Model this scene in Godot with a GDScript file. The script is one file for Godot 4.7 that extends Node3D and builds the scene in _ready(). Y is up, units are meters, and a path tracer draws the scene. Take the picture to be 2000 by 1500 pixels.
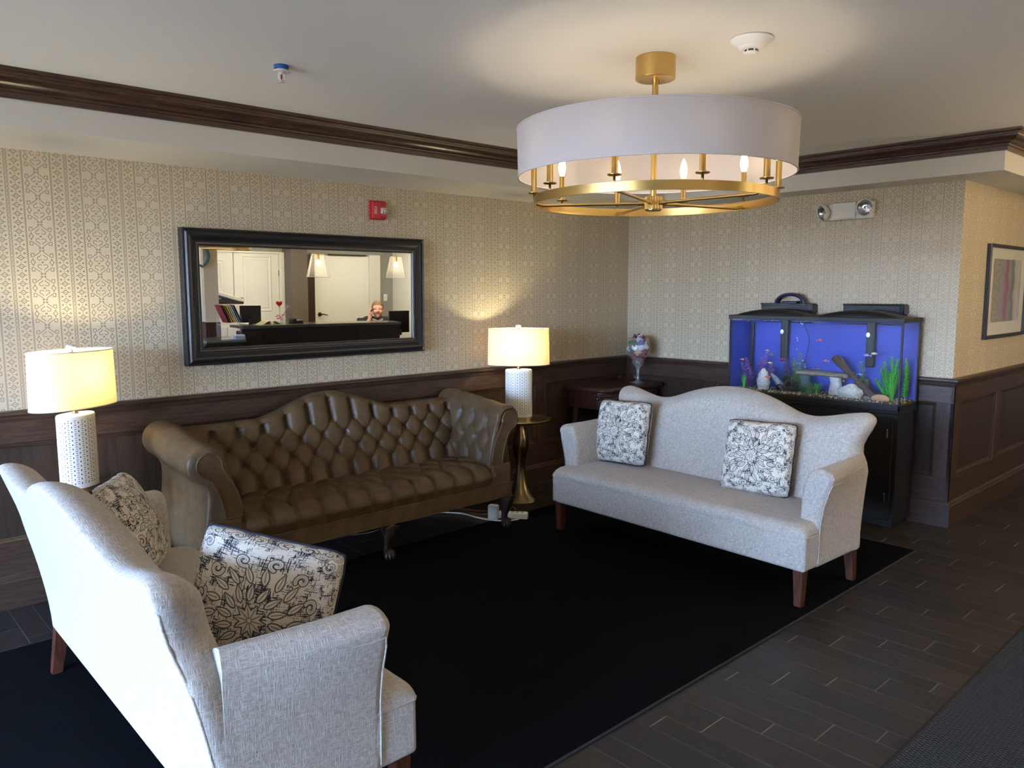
extends Node3D
# A sitting corner of a lobby: tufted leather sofa, two camelback settees, lamps, chandelier, aquarium; the reception desk across the room shows in the wall mirror.
# x runs along the mirror wall to the corner (x = 0), z runs from the mirror wall (z = 0) into the room, y is up, metres.

class MB:
	var v := PackedVector3Array()
	var n := PackedVector3Array()
	var t := PackedVector2Array()
	var ix := PackedInt32Array()
	var X := Transform3D()
	func p(pos: Vector3, nor: Vector3, uv := Vector2.ZERO) -> int:
		v.push_back(X * pos)
		n.push_back((X.basis * nor).normalized())
		t.push_back(uv)
		return v.size() - 1
	func tri(a: int, b: int, c: int) -> void:
		var g := (v[c] - v[a]).cross(v[b] - v[a])
		ix.push_back(a)
		if g.dot(n[a] + n[b] + n[c]) < 0.0:
			ix.push_back(c)
			ix.push_back(b)
		else:
			ix.push_back(b)
			ix.push_back(c)
	func quad(a: int, b: int, c: int, d: int) -> void:
		tri(a, b, c)
		tri(a, c, d)
	func face(q: Array, nor: Vector3) -> void:
		var k := []
		for w in q: k.append(p(w, nor))
		for i in range(1, k.size() - 1): tri(k[0], k[i], k[i + 1])
	# rows of points; cu / cv: the last column / row lies on the first; hint: a direction most normals face (else outward from the middle)
	func grid(P: Array, cu := false, cv := false, hint := Vector3.ZERO, us := 1.0, vs := 1.0) -> void:
		var R := P.size()
		var C: int = P[0].size()
		var N := PackedVector3Array()
		N.resize(R * C)
		for r in R - 1:
			var A: PackedVector3Array = P[r]
			var B: PackedVector3Array = P[r + 1]
			for c in C - 1:
				var g := (B[c + 1] - A[c]).cross(B[c] - A[c + 1])
				N[r * C + c] += g
				N[r * C + c + 1] += g
				N[r * C + C + c] += g
				N[r * C + C + c + 1] += g
		if cu:
			for r in R:
				var s := N[r * C] + N[r * C + C - 1]
				N[r * C] = s
				N[r * C + C - 1] = s
		if cv:
			for c in C:
				var s := N[c] + N[(R - 1) * C + c]
				N[c] = s
				N[(R - 1) * C + c] = s
		for r in R:
			if P[r][0].distance_squared_to(P[r][C / 2]) < 1e-12:
				var s := Vector3.ZERO
				for c in C: s += N[r * C + c]
				for c in C: N[r * C + c] = s
		var mid := Vector3.ZERO
		for r in R:
			for c in C: mid += P[r][c]
		mid /= R * C
		var sign := 0.0
		for r in R:
			for c in C: sign += N[r * C + c].dot(hint if hint != Vector3.ZERO else P[r][c] - mid)
		var s := 1.0 if sign >= 0.0 else -1.0
		var o := v.size()
		for r in R:
			for c in C:
				p(P[r][c], N[r * C + c] * s, Vector2(us * c / (C - 1), vs * r / (R - 1)))
		for r in R - 1:
			for c in C - 1:
				var a := o + r * C + c
				tri(a, a + 1, a + C + 1)
				tri(a, a + C + 1, a + C)
	func box(c: Vector3, s: Vector3, r := 0.0, seg := 1) -> void:
		var h := s * 0.5
		if r <= 0.0:
			for ax in 3:
				for sg in [-1.0, 1.0]:
					var d := Vector3.ZERO
					d[ax] = sg
					var e := Vector3.ZERO
					e[(ax + 1) % 3] = 1
					var f := Vector3.ZERO
					f[(ax + 2) % 3] = 1
					face([c + (d - e - f) * h, c + (d + e - f) * h, c + (d + e + f) * h, c + (d - e + f) * h], d)
			return
		r = minf(r, minf(h.x, minf(h.y, h.z)) * 0.999)
		var q := []
		for i in seg + 1: q.append([-tan(PI / 4 * (1.0 - float(i) / seg)), -1.0])
		for i in seg + 1: q.append([tan(PI / 4 * float(i) / seg), 1.0])
		var m := q.size()
		for ax in 3:
			for sg in [-1.0, 1.0]:
				var o := v.size()
				for i in m:
					for j in m:
						var d := Vector3.ZERO
						d[ax] = sg
						d[(ax + 1) % 3] = q[i][0]
						d[(ax + 2) % 3] = q[j][0]
						d = d.normalized()
						var b := Vector3.ZERO
						b[ax] = sg
						b[(ax + 1) % 3] = q[i][1]
						b[(ax + 2) % 3] = q[j][1]
						p(c + b * (h - Vector3.ONE * r) + d * r, d)
				for i in m - 1:
					for j in m - 1:
						var a := o + i * m + j
						quad(a, a + 1, a + m + 1, a + m)
	# a plank with chamfered top edges: 18 triangles
	func plank(c: Vector3, s: Vector3, b := 0.0015) -> void:
		var h := s * 0.5
		var lo := []
		var mi := []
		var hi := []
		for k in [[-1, -1], [1, -1], [1, 1], [-1, 1]]:
			lo.append(c + Vector3(k[0] * h.x, -h.y, k[1] * h.z))
			mi.append(c + Vector3(k[0] * h.x, h.y - b, k[1] * h.z))
			hi.append(c + Vector3(k[0] * (h.x - b), h.y, k[1] * (h.z - b)))
		face(hi, Vector3.UP)
		for i in 4:
			var j := (i + 1) % 4
			var o: Vector3 = lo[i] + lo[j] - 2 * c
			o.y = 0
			if i % 2 == 0: o.x = 0
			else: o.z = 0
			o = o.normalized()
			face([lo[i], lo[j], mi[j], mi[i]], o)
			face([mi[i], mi[j], hi[j], hi[i]], (o + Vector3.UP).normalized())
	func lathe(prof: Array, seg := 24, sx := 1.0, sz := 1.0, at := Vector3.ZERO, us := 1.0, vs := 1.0) -> void:
		var rows := []
		for q in prof:
			var row := PackedVector3Array()
			for k in seg + 1:
				var a := TAU * k / seg
				row.push_back(at + Vector3(cos(a) * q.x * sx, q.y, sin(a) * q.x * sz))
			rows.append(row)
		grid(rows, true, false, Vector3.ZERO, us, vs)
	func tube(pts: Array, rad, seg := 8, closed := false, flat := 1.0) -> void:
		var m := pts.size()
		var rows := []
		var up := Vector3.UP
		var d0: Vector3 = (pts[1] - pts[0]).normalized()
		if absf(d0.dot(up)) > 0.95: up = Vector3.RIGHT
		var side := d0.cross(up).normalized()
		for i in m + (1 if closed else 0):
			var k := i % m
			var d: Vector3
			if closed: d = (pts[(k + 1) % m] - pts[(k + m - 1) % m]).normalized()
			else: d = (pts[mini(k + 1, m - 1)] - pts[maxi(k - 1, 0)]).normalized()
			side = (side - d * side.dot(d)).normalized()
			var nor := side.cross(d).normalized()
			var r: float = rad[k] if rad is Array else rad
			var row := PackedVector3Array()
			for j in seg + 1:
				var a := TAU * j / seg
				row.push_back(pts[k] + (side * cos(a) + nor * sin(a) * flat) * r)
			if not closed and i == 0: rows.append(cap_row(pts[0], seg))
			rows.append(row)
			if not closed and i == m - 1: rows.append(cap_row(pts[k], seg))
		# outward normals from the axis, not from the middle of the whole
		var o := v.size()
		var C := seg + 1
		for i in rows.size():
			var k := clampi(i - (0 if closed else 1), 0, m - 1 if not closed else 1000000) % m
			for j in C:
				var q: Vector3 = rows[i][j] - pts[k]
				if q.length_squared() < 1e-14:
					q = (pts[0] - pts[1]) if i == 0 else (pts[m - 1] - pts[m - 2])
				p(rows[i][j], q, Vector2(float(j) / seg, float(i) / (rows.size() - 1)))
		for i in rows.size() - 1:
			for j in seg:
				var a := o + i * C + j
				quad(a, a + 1, a + C + 1, a + C)
	func cap_row(c: Vector3, seg: int) -> PackedVector3Array:
		var row := PackedVector3Array()
		row.resize(seg + 1)
		row.fill(c)
		return row
	func ell(c: Vector3, r: Vector3, b := Basis(), nu := 12, nv := 8) -> void:
		var o := v.size()
		for i in nv + 1:
			for j in nu + 1:
				var th := PI * i / nv
				var ph := TAU * j / nu
				var d := Vector3(sin(th) * cos(ph), cos(th), sin(th) * sin(ph))
				p(c + b * (d * r), b * (d / r))
		for i in nv:
			for j in nu:
				var a := o + i * (nu + 1) + j
				quad(a, a + 1, a + nu + 2, a + nu + 1)
	# a flat polygon (loop of points in a plane), triangulated
	func cap(loop: PackedVector3Array, nor: Vector3) -> void:
		var q := Quaternion(nor, Vector3(0, 0, 1)) if nor.dot(Vector3(0, 0, -1)) < 0.999 else Quaternion(Vector3.UP, PI)
		var f := PackedVector2Array()
		for w in loop:
			var z := q * w
			f.push_back(Vector2(z.x, z.y))
		var id := Geometry2D.triangulate_polygon(f)
		var o := v.size()
		for w in loop: p(w, nor)
		for i in range(0, id.size(), 3): tri(o + id[i], o + id[i + 1], o + id[i + 2])
	# polygon in x, y pushed out along z by depth (front at z = depth)
	func prism(poly: Array, z0: float, z1: float) -> void:
		var a := PackedVector3Array()
		var b := PackedVector3Array()
		for w in poly:
			a.push_back(Vector3(w.x, w.y, z0))
			b.push_back(Vector3(w.x, w.y, z1))
		cap(a, Vector3(0, 0, -1))
		cap(b, Vector3(0, 0, 1))
		var ccw := 0.0
		for i in poly.size():
			var j := (i + 1) % poly.size()
			ccw += poly[i].x * poly[j].y - poly[j].x * poly[i].y
		for i in poly.size():
			var j := (i + 1) % poly.size()
			var e: Vector2 = poly[j] - poly[i]
			var o := Vector3(e.y, -e.x, 0) * (1.0 if ccw > 0 else -1.0)
			face([a[i], a[j], b[j], b[i]], o.normalized())
	# sections (closed loops of equal length), smooth along, closed by flat ends
	func loft(S: Array, e0 := true, e1 := true) -> void:
		var rows := []
		for s in S:
			var r: PackedVector3Array = s.duplicate()
			r.push_back(s[0])
			rows.append(r)
		grid(rows, true, false)
		if e0: cap(S[0], (mid(S[0]) - mid(S[1])).normalized())
		if e1: cap(S[-1], (mid(S[-1]) - mid(S[-2])).normalized())
	func mid(s: PackedVector3Array) -> Vector3:
		var m := Vector3.ZERO
		for w in s: m += w
		return m / s.size()
	func done() -> ArrayMesh:
		var a := []
		a.resize(Mesh.ARRAY_MAX)
		a[Mesh.ARRAY_VERTEX] = v
		a[Mesh.ARRAY_NORMAL] = n
		a[Mesh.ARRAY_TEX_UV] = t
		a[Mesh.ARRAY_INDEX] = ix
		var am := ArrayMesh.new()
		am.add_surface_from_arrays(Mesh.PRIMITIVE_TRIANGLES, a)
		return am

# ---------- naming helpers ----------
var used := {}
func numbered(called: String) -> String:
	used[called] = used.get(called, -1) + 1
	return called if used[called] == 0 else "%s_%03d" % [called, used[called]]
func tag(o: Node, label: String, category: String, group := "") -> Node:
	o.set_meta("label", label)
	o.set_meta("category", category)
	if group: o.set_meta("group", group)
	return o
func thing(called: String, label: String, category: String, at := Vector3.ZERO, turn := 0.0, group := "") -> Node3D:
	var o := Node3D.new()
	o.name = numbered(called)
	add_child(o)
	o.position = at
	o.rotation.y = turn
	tag(o, label, category, group)
	return o
func mi(called: String, m, material: Material, parent: Node = null) -> MeshInstance3D:
	var o := MeshInstance3D.new()
	o.name = called if parent else numbered(called)
	o.mesh = m.done() if m is MB else m
	o.material_override = material
	(parent if parent else self).add_child(o, true)
	return o
func solo(called: String, m, material: Material, label: String, category: String, group := "", at := Vector3.ZERO) -> MeshInstance3D:
	var o := mi(called, m, material)
	o.position = at
	tag(o, label, category, group)
	return o
func struct(called: String, m, material: Material) -> MeshInstance3D:
	var o := mi(called, m, material)
	o.set_meta("kind", "structure")
	return o
func stuff(o: Node) -> Node:
	o.set_meta("kind", "stuff")
	return o
func dup(root: Node3D, at: Vector3, turn: float, label: String, group := "") -> Node3D:
	var r: Node3D = root.duplicate()
	r.name = numbered(String(root.name).rstrip("0123456789").trim_suffix("_"))
	add_child(r)
	r.position = at
	r.rotation.y = turn
	r.set_meta("label", label)
	if group: r.set_meta("group", group)
	return r
func bx(c: Vector3, s: Vector3, r := 0.0, seg := 1) -> MB:
	var m := MB.new()
	m.box(c, s, r, seg)
	return m

# ---------- materials ----------
func mat(c: Color, rough := 0.6, metal := 0.0) -> StandardMaterial3D:
	var m := StandardMaterial3D.new()
	m.albedo_color = c
	m.roughness = rough
	m.metallic = metal
	return m
func rgb(r: float, g: float, b: float) -> Color:
	return Color(r / 255.0, g / 255.0, b / 255.0)
func glow(c: Color, e: float) -> StandardMaterial3D:
	var m := mat(c, 0.5)
	m.emission_enabled = true
	m.emission = c
	m.emission_energy_multiplier = e
	return m
func pane(a := 0.012, c := Color.WHITE) -> StandardMaterial3D:
	var m := mat(Color(c.r, c.g, c.b, a), 0.02)
	m.transparency = BaseMaterial3D.TRANSPARENCY_ALPHA
	return m
func noise_tex(freq: float, ramp: Array, seed_ := 1, size := 512, octaves := 4, normal := false) -> NoiseTexture2D:
	var f := FastNoiseLite.new()
	f.noise_type = FastNoiseLite.TYPE_SIMPLEX_SMOOTH
	f.seed = seed_
	f.frequency = freq
	f.fractal_octaves = octaves
	var nt := NoiseTexture2D.new()
	nt.width = size
	nt.height = size
	nt.seamless = true
	nt.noise = f
	if ramp.size():
		var g := Gradient.new()
		g.offsets = PackedFloat32Array(ramp.map(func(x): return x[0]))
		g.colors = PackedColorArray(ramp.map(func(x): return x[1]))
		nt.color_ramp = g
	if normal:
		nt.as_normal_map = true
		nt.bump_strength = 4.0
	return nt
func tri_map(m: StandardMaterial3D, scale: Vector3, world := true) -> StandardMaterial3D:
	m.uv1_triplanar = true
	m.uv1_world_triplanar = world
	m.uv1_scale = scale
	m.uv1_triplanar_sharpness = 8.0
	return m
func wood(dark: Color, light: Color, scale: Vector3, rough := 0.4, seed_ := 3, world := true) -> StandardMaterial3D:
	var m := mat(Color.WHITE, rough)
	m.albedo_texture = noise_tex(0.012, [[0.0, dark], [0.42, dark.lerp(light, 0.35)], [0.55, light], [0.62, dark.lerp(light, 0.5)], [1.0, light]], seed_, 512, 5)
	return tri_map(m, scale, world)
func bump(m: StandardMaterial3D, tex: Texture2D, depth_cm: float) -> StandardMaterial3D:
	m.heightmap_enabled = true
	m.heightmap_texture = tex
	m.heightmap_scale = depth_cm
	return m
var M := {}

class Ink:   # a mask that wraps round, drawn with soft discs
	var w: int
	var h: int
	var sx: float
	var sy: float
	var a: PackedFloat32Array
	func _init(w_: int, h_: int, mw: float, mh: float) -> void:
		w = w_
		h = h_
		sx = w / mw
		sy = h / mh
		a.resize(w * h)
	func dot(x: float, y: float, r: float) -> void:
		var rp := r * sx
		var cx := x * sx
		var cy := y * sy
		for j in range(floori(cy - rp - 1), ceili(cy + rp + 2)):
			for i in range(floori(cx - rp - 1), ceili(cx + rp + 2)):
				var c := clampf(rp + 0.5 - Vector2(i - cx, (j - cy) * sx / sy).length(), 0.0, 1.0)
				var k := posmod(j, h) * w + posmod(i, w)
				if c > a[k]: a[k] = c
	func line(x0: float, y0: float, x1: float, y1: float, r: float) -> void:
		var n := ceili(Vector2(x1 - x0, y1 - y0).length() / (r * 0.7)) + 1
		for i in n + 1: dot(lerpf(x0, x1, float(i) / n), lerpf(y0, y1, float(i) / n), r)
	func path(q: Array, r: float) -> void:
		for i in q.size() - 1: line(q[i].x, q[i].y, q[i + 1].x, q[i + 1].y, r)
	func arc(cx: float, cy: float, rad: float, a0: float, a1: float, r: float, rad1 := -1.0) -> void:
		var n := ceili(absf(a1 - a0) * rad / (r * 0.7)) + 2
		for i in n + 1:
			var f := float(i) / n
			var g := lerpf(a0, a1, f)
			var q := lerpf(rad, rad if rad1 < 0 else rad1, f)
			dot(cx + cos(g) * q, cy + sin(g) * q, r)

func wallpaper() -> StandardMaterial3D:
	var k := Ink.new(1024, 512, 264.0, 130.0)
	var r := 1.9
	for s in [-1, 1]:
		for q in [-1, 1]:
			var c := 57.0
			k.line(c + s * 9, q * 15, c + s * 40, q * 38, r)                       # the arms of the big X
			k.path([Vector2(c + s * 40, q * 38), Vector2(c + s * 49, q * 38), Vector2(c + s * 49, q * 21), Vector2(c + s * 36, q * 21), Vector2(c + s * 36, q * 28)], r)
			k.arc(c + s * 13, q * 45, 9, -PI / 2 * q, -PI / 2 * q + s * q * 4.2, r)  # curls over and under the flower
			k.line(c + s * 5, q * 27, c + s * 13, q * 36, r)
			for d in [[-4, -4], [4, -4], [-4, 4], [4, 4]]: k.dot(c + s * 7 + d[0] * 0.6, q * 7 + d[1] * 0.6, 2.6)
			k.path([Vector2(c + s * 32, 65), Vector2(c + s * 42, 65 - q * 15), Vector2(c + s * 52, 65)], r)
			k.dot(c + s * 42, 65 - q * 18, 2.6)
	for d in [[-3, -3], [3, -3], [-3, 3], [3, 3], [0, 0]]: k.dot(57 + d[0], 65 + d[1], 2.4)
	for i in 6:
		var y := 21.667 * i
		k.path([Vector2(183, y + 3), Vector2(196, y + 3), Vector2(196, y + 18), Vector2(183, y + 18), Vector2(183, y + 3)], 1.7)
		k.dot(189.5, y + 10.5, 2.0)
		for e in [[117, 1], [262, -1]]:
			k.path([Vector2(e[0], y), Vector2(e[0] + e[1] * 7, y + 5.4), Vector2(e[0], y + 10.8)], 1.9)
			k.path([Vector2(e[0], y + 10.8), Vector2(e[0] + e[1] * 7, y + 16.2), Vector2(e[0], y + 21.7)], 1.9)
	for cx in [152.0, 227.0]:
		for i in 3:
			var y := 43.333 * i
			k.path([Vector2(cx, y - 13), Vector2(cx + 13, y), Vector2(cx, y + 13), Vector2(cx - 13, y), Vector2(cx, y - 13)], 2.1)
			for s in [-1, 1]:
				k.line(cx - 4, y, cx + 4, y, 1.4)
				k.line(cx + s * 17 - 5, y + 21.7, cx + s * 17 + 5, y + 21.7, 1.9)
				k.line(cx + s * 17, y + 16.7, cx + s * 17, y + 26.7, 1.9)
				k.line(cx + s * 19 - 3, y, cx + s * 19 + 3, y, 1.6)
			k.dot(cx, y + 21.7, 2.6)
	var al := Image.create(1024, 512, false, Image.FORMAT_RGB8)
	var rm := Image.create(1024, 512, false, Image.FORMAT_RGB8)
	var base := Color(0.79, 0.735, 0.625)
	var ink := Color(0.60, 0.545, 0.445)
	for j in 512:
		for i in 1024:
			var c := k.a[j * 1024 + i]
			al.set_pixel(i, j, base.lerp(ink, c))
			rm.set_pixel(i, j, Color(1, lerpf(0.62, 0.40, c), lerpf(0.0, 0.35, c)))
	var m := mat(Color.WHITE, 1.0)
	m.albedo_texture = ImageTexture.create_from_image(al)
	var t := ImageTexture.create_from_image(rm)
	m.roughness_texture = t
	m.roughness_texture_channel = BaseMaterial3D.TEXTURE_CHANNEL_GREEN
	m.metallic = 1.0
	m.metallic_texture = t
	m.metallic_texture_channel = BaseMaterial3D.TEXTURE_CHANNEL_BLUE
	return tri_map(m, Vector3(1 / 0.264, 1 / 0.13, 1 / 0.264))

func chenille() -> StandardMaterial3D:   # slubby crosswise threads
	var f := FastNoiseLite.new()
	f.seed = 11
	f.frequency = 1.0
	f.fractal_octaves = 2
	var S := 512
	var al := Image.create(S, S, false, Image.FORMAT_RGB8)
	var hi := Image.create(S, S, false, Image.FORMAT_L8)
	for j in S:
		for i in S:
			var a := f.get_noise_3d(i * 0.16, j * 0.018, 3.0)
			var b := f.get_noise_3d(i * 0.018, j * 0.16, 40.0)
			var c := f.get_noise_3d(i * 0.035, j * 0.035, 80.0)
			var d := clampf(0.5 + maxf(a, b) * 0.75 - 0.08 + c * 0.18, 0.0, 1.0)
			al.set_pixel(i, j, Color(0.58, 0.54, 0.49).lerp(Color(0.79, 0.75, 0.70), d))
			hi.set_pixel(i, j, Color(d, d, d))
	var m := mat(Color.WHITE, 0.85)
	m.albedo_texture = ImageTexture.create_from_image(al)
	bump(m, ImageTexture.create_from_image(hi), 0.12)
	m.rim_enabled = true
	m.rim = 0.35
	m.rim_tint = 0.5
	return tri_map(m, Vector3.ONE * 3.2, false)

func scroll_print() -> StandardMaterial3D:   # cream acanthus scrolls outlined in ink over broken hatching
	var S := 768
	var body := Ink.new(S, S, 100, 100)
	var edge := Ink.new(S, S, 100, 100)
	var vein := Ink.new(S, S, 100, 100)
	var curl := func(x: float, y: float, rad: float, a0: float, turn: float) -> void:
		body.arc(x, y, rad, a0, a0 + turn, 0.85, rad * 0.22)
		edge.arc(x, y, rad, a0, a0 + turn, 1.35, rad * 0.22)
		vein.arc(x, y, rad, a0, a0 + turn * 0.9, 0.15, rad * 0.25)
	var petal := func(x: float, y: float, ang: float, l: float, w: float) -> void:
		var d := Vector2(cos(ang), sin(ang))
		for i in 13:
			var f := i / 12.0
			var q := Vector2(x, y) + d * l * f
			var r := maxf(w * sin(PI * pow(f, 0.75)), 0.25)
			body.dot(q.x, q.y, r)
			edge.dot(q.x, q.y, r + 0.5)
		vein.line(x + d.x * l * 0.15, y + d.y * l * 0.15, x + d.x * l * 0.8, y + d.y * l * 0.8, 0.3)
	for s in [-1, 1]:
		for q in [-1, 1]:
			curl.call(50 + s * 41, 50 + q * 41, 6.0, PI / 2 * q, -s * q * 7.5)
			curl.call(50 + s * 29, 50 + q * 43, 4.6, -PI / 2 * q, s * q * 7.0)
			curl.call(50 + s * 43, 50 + q * 28, 4.8, 0.0, q * 7.0)
			curl.call(50 + s * 32, 50 + q * 31, 4.4, PI, s * q * 6.5)
			curl.call(50 + s * 43, 50 + q * 14, 4.2, PI, s * q * 6.5)
			curl.call(50 + s * 16, 50 + q * 43, 4.2, 0.0, s * q * 6.5)
			curl.call(50 + s * 6, 50 + q * 44, 3.4, PI / 2, -s * q * 6.0)
			curl.call(50 + s * 44, 50 + q * 5, 3.2, PI / 2, s * q * 6.0)
			for i in 6: petal.call(50 + s * 36, 50 + q * 36, (0.35 + 0.4 * i) * q * s + (PI if s < 0 else 0.0), 7.0, 1.1)
			for i in 5: petal.call(50 + s * 24, 50 + q * 37, PI / 2 * q + s * (0.5 * i - 0.9), 6.5, 1.1)
	for i in 10: petal.call(50, 50, TAU * i / 10, 7.0, 1.5)
	for i in 14: petal.call(50 + cos(TAU * i / 14) * 9, 50 + sin(TAU * i / 14) * 9, TAU * i / 14 + 0.25, 7.0, 1.35)
	for i in 18: petal.call(50 + cos(TAU * i / 18) * 17, 50 + sin(TAU * i / 18) * 17, TAU * i / 18 - 0.3, 8.0, 1.4)
	for i in 12: curl.call(50 + cos(TAU * i / 12 + 0.2) * 28, 50 + sin(TAU * i / 12 + 0.2) * 28, 3.4, i * 0.9, 6.5)
	var f := FastNoiseLite.new()
	f.seed = 5
	f.frequency = 0.012
	var g := FastNoiseLite.new()
	g.seed = 9
	g.frequency = 1.0
	var al := Image.create(S, S, false, Image.FORMAT_RGB8)
	var hi := Image.create(S, S, false, Image.FORMAT_L8)
	var cream := Color(0.87, 0.83, 0.76)
	var dark := Color(0.11, 0.115, 0.15)
	for j in S:
		for i in S:
			var k := j * S + i
			var patch := f.get_noise_2d(i, j)
			var hatch := maxf(g.get_noise_2d(i * 0.17, j * 0.014), g.get_noise_2d(i * 0.014 + 300, j * 0.17))
			var under := clampf((hatch * 1.3 + patch * 0.8 - 0.36) * 9.0, 0.0, 1.0)
			var c := cream.lerp(dark, under)
			var line := clampf(edge.a[k] - body.a[k], 0.0, 1.0)
			c = c.lerp(cream, edge.a[k])
			c = c.lerp(Color(0.24, 0.225, 0.21), maxf(line * 0.9, vein.a[k] * 0.5))
			al.set_pixel(i, j, c)
			var h := clampf(0.35 + body.a[k] * 0.55 - line * 0.2 - vein.a[k] * 0.2, 0.0, 1.0)
			hi.set_pixel(i, j, Color(h, h, h))
	var m := mat(Color.WHITE, 0.8)
	m.albedo_texture = ImageTexture.create_from_image(al)
	bump(m, ImageTexture.create_from_image(hi), 0.15)
	return m

func lattice_tex() -> StandardMaterial3D:   # white ceramic pierced by short upright and level slots
	var w := 64
	var im := Image.create(w, w, false, Image.FORMAT_RGBA8)
	im.fill(Color(0.93, 0.91, 0.86, 1))
	for j in w:
		for i in w:
			var u := (i + 0.5) / w
			var q := (j + 0.5) / w
			var a := Vector2((u - 0.25) / 0.19, (q - 0.12) / 0.075).length() < 1.0
			var b := Vector2((u - 0.25) / 0.13, (q - 0.60) / 0.07).length() < 1.0
			var c := Vector2((u - 0.78) / 0.075, (q - 0.60) / 0.23).length() < 1.0
			if a or b or c: im.set_pixel(i, j, Color(0.93, 0.91, 0.86, 0))
	var m := mat(Color.WHITE, 0.35)
	m.albedo_texture = ImageTexture.create_from_image(im)
	m.transparency = BaseMaterial3D.TRANSPARENCY_ALPHA_SCISSOR
	m.alpha_scissor_threshold = 0.5
	m.cull_mode = BaseMaterial3D.CULL_DISABLED
	m.uv1_scale = Vector3(18, 15, 1)
	return m

func weave_height(period_px: int) -> ImageTexture:   # raised nubs in staggered rows
	var S := 128
	var im := Image.create(S, S, false, Image.FORMAT_L8)
	for j in S:
		for i in S:
			var u := fposmod(float(i) / period_px + 0.5 * (j / period_px % 2), 1.0) - 0.5
			var q := float(j % period_px) / period_px - 0.5
			var h := clampf(1.25 - 5.5 * (u * u + q * q), 0.0, 1.0)
			im.set_pixel(i, j, Color(h, h, h))
	return ImageTexture.create_from_image(im)

func make_materials() -> void:
	M.paper = wallpaper()
	M.fabric = chenille()
	M.cushion = scroll_print()
	M.lattice = lattice_tex()
	M.ceil = mat(rgb(236, 231, 220), 0.9)
	M.soffit = mat(rgb(214, 208, 194), 0.85)
	var wd := rgb(40, 27, 20)
	var wl := rgb(74, 53, 40)
	M.oak_h = wood(wd, wl, Vector3(0.45, 7.0, 0.45), 0.42, 3)
	M.oak_v = wood(wd, wl, Vector3(6.0, 0.4, 6.0), 0.42, 4)
	M.oak_panel = wood(rgb(38, 28, 22), rgb(60, 46, 37), Vector3(5.0, 0.35, 5.0), 0.38, 8)
	M.crown = wood(rgb(44, 29, 21), rgb(88, 62, 45), Vector3(0.5, 8.0, 0.5), 0.30, 6)
	M.mahog = wood(rgb(38, 22, 17), rgb(70, 42, 32), Vector3(4, 0.8, 4), 0.3, 12)
	M.legwood = wood(rgb(50, 24, 15), rgb(92, 46, 28), Vector3(9, 1.2, 9), 0.4, 14, false)
	M.claw = wood(rgb(24, 16, 12), rgb(48, 32, 24), Vector3(9, 3, 9), 0.35, 15, false)
	M.grout = mat(rgb(112, 104, 98), 0.9)
	M.tiles = []
	for c in [[38, 34, 31], [43, 37, 33], [35, 32, 30], [46, 38, 34]]:
		var m := wood(rgb(c[0], c[1], c[2]).darkened(0.12), rgb(c[0], c[1], c[2]).lightened(0.05), Vector3(6, 1, 0.7), 0.36, 20 + M.tiles.size())
		M.tiles.append(m)
	M.rug = tri_map(bump(mat(rgb(16, 16, 17), 1.0), noise_tex(0.25, [], 31, 256, 2), 0.3), Vector3.ONE * 6.0)
	M.rug.metallic_specular = 0.1
	M.rug_edge = mat(rgb(38, 38, 38), 0.9)
	M.matting = tri_map(bump(mat(rgb(36, 36, 36), 0.9), weave_height(16), 0.5), Vector3.ONE * 8.0)
	M.leather = tri_map(bump(mat(rgb(98, 78, 54), 0.40), noise_tex(0.05, [], 41, 512, 4), 0.10), Vector3.ONE * 4.0, false)
	M.leather.albedo_texture = noise_tex(0.01, [[0.0, Color(0.82, 0.80, 0.78)], [1.0, Color(1, 1, 1)]], 42, 256, 3)
	M.leather.metallic_specular = 0.36
	M.brass = mat(rgb(206, 172, 106), 0.28, 1.0)
	M.old_brass = mat(rgb(158, 138, 100), 0.30, 1.0)
	M.black = mat(rgb(20, 20, 21), 0.45)
	M.black_gloss = mat(rgb(18, 18, 20), 0.25)
	M.frame_black = mat(rgb(28, 27, 27), 0.32)
	M.bead = mat(rgb(150, 132, 116), 0.35, 0.6)
	M.chrome = mat(rgb(205, 205, 205), 0.15, 1.0)
	M.white = mat(rgb(232, 230, 224), 0.45)
	M.offwhite = mat(rgb(220, 214, 198), 0.5)
	M.ceramic = mat(rgb(236, 231, 220), 0.3)
	M.navy = mat(rgb(32, 36, 54), 0.8)
	M.red = mat(rgb(190, 28, 42), 0.35)
	M.mirror = mat(Color(0.93, 0.94, 0.93), 0.0, 1.0)
	M.glass = pane()
	M.paint_white = mat(rgb(224, 220, 206), 0.6)
	M.paint_beige = mat(rgb(196, 182, 158), 0.8)
	M.paint_grey = mat(rgb(150, 148, 140), 0.8)
	M.paint_brown = mat(rgb(104, 92, 80), 0.8)

func lamp_light(at: Vector3, c: Color, e: float, size := 0.03) -> OmniLight3D:
	var l := OmniLight3D.new()
	l.position = at
	l.light_color = c
	l.light_energy = e
	l.light_size = size
	l.omni_range = 20.0
	l.omni_attenuation = 2.0
	l.shadow_enabled = true
	add_child(l, true)
	return l
func area_light(at: Vector3, w: float, h: float, yaw: float, pitch: float, c: Color, e: float) -> void:
	var l := AreaLight3D.new()
	l.area_size = Vector2(w, h)
	l.area_normalize_energy = true
	l.light_color = c
	l.light_energy = e
	l.area_range = 30.0
	l.area_attenuation = 2.0
	l.shadow_enabled = true
	l.position = at
	l.rotation = Vector3(pitch, yaw, 0)
	add_child(l, true)

# ================= scene =================
const SOFF := 2.307
const CEIL := 2.533
const RAIL := 1.0
const HZ := 2.77      # the corridor wall
const SN := 0.60      # depth of the soffit on the mirror wall
const SE := 0.281     # on the aquarium wall
const SH := 3.065     # z of the soffit's face in the corridor
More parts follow.
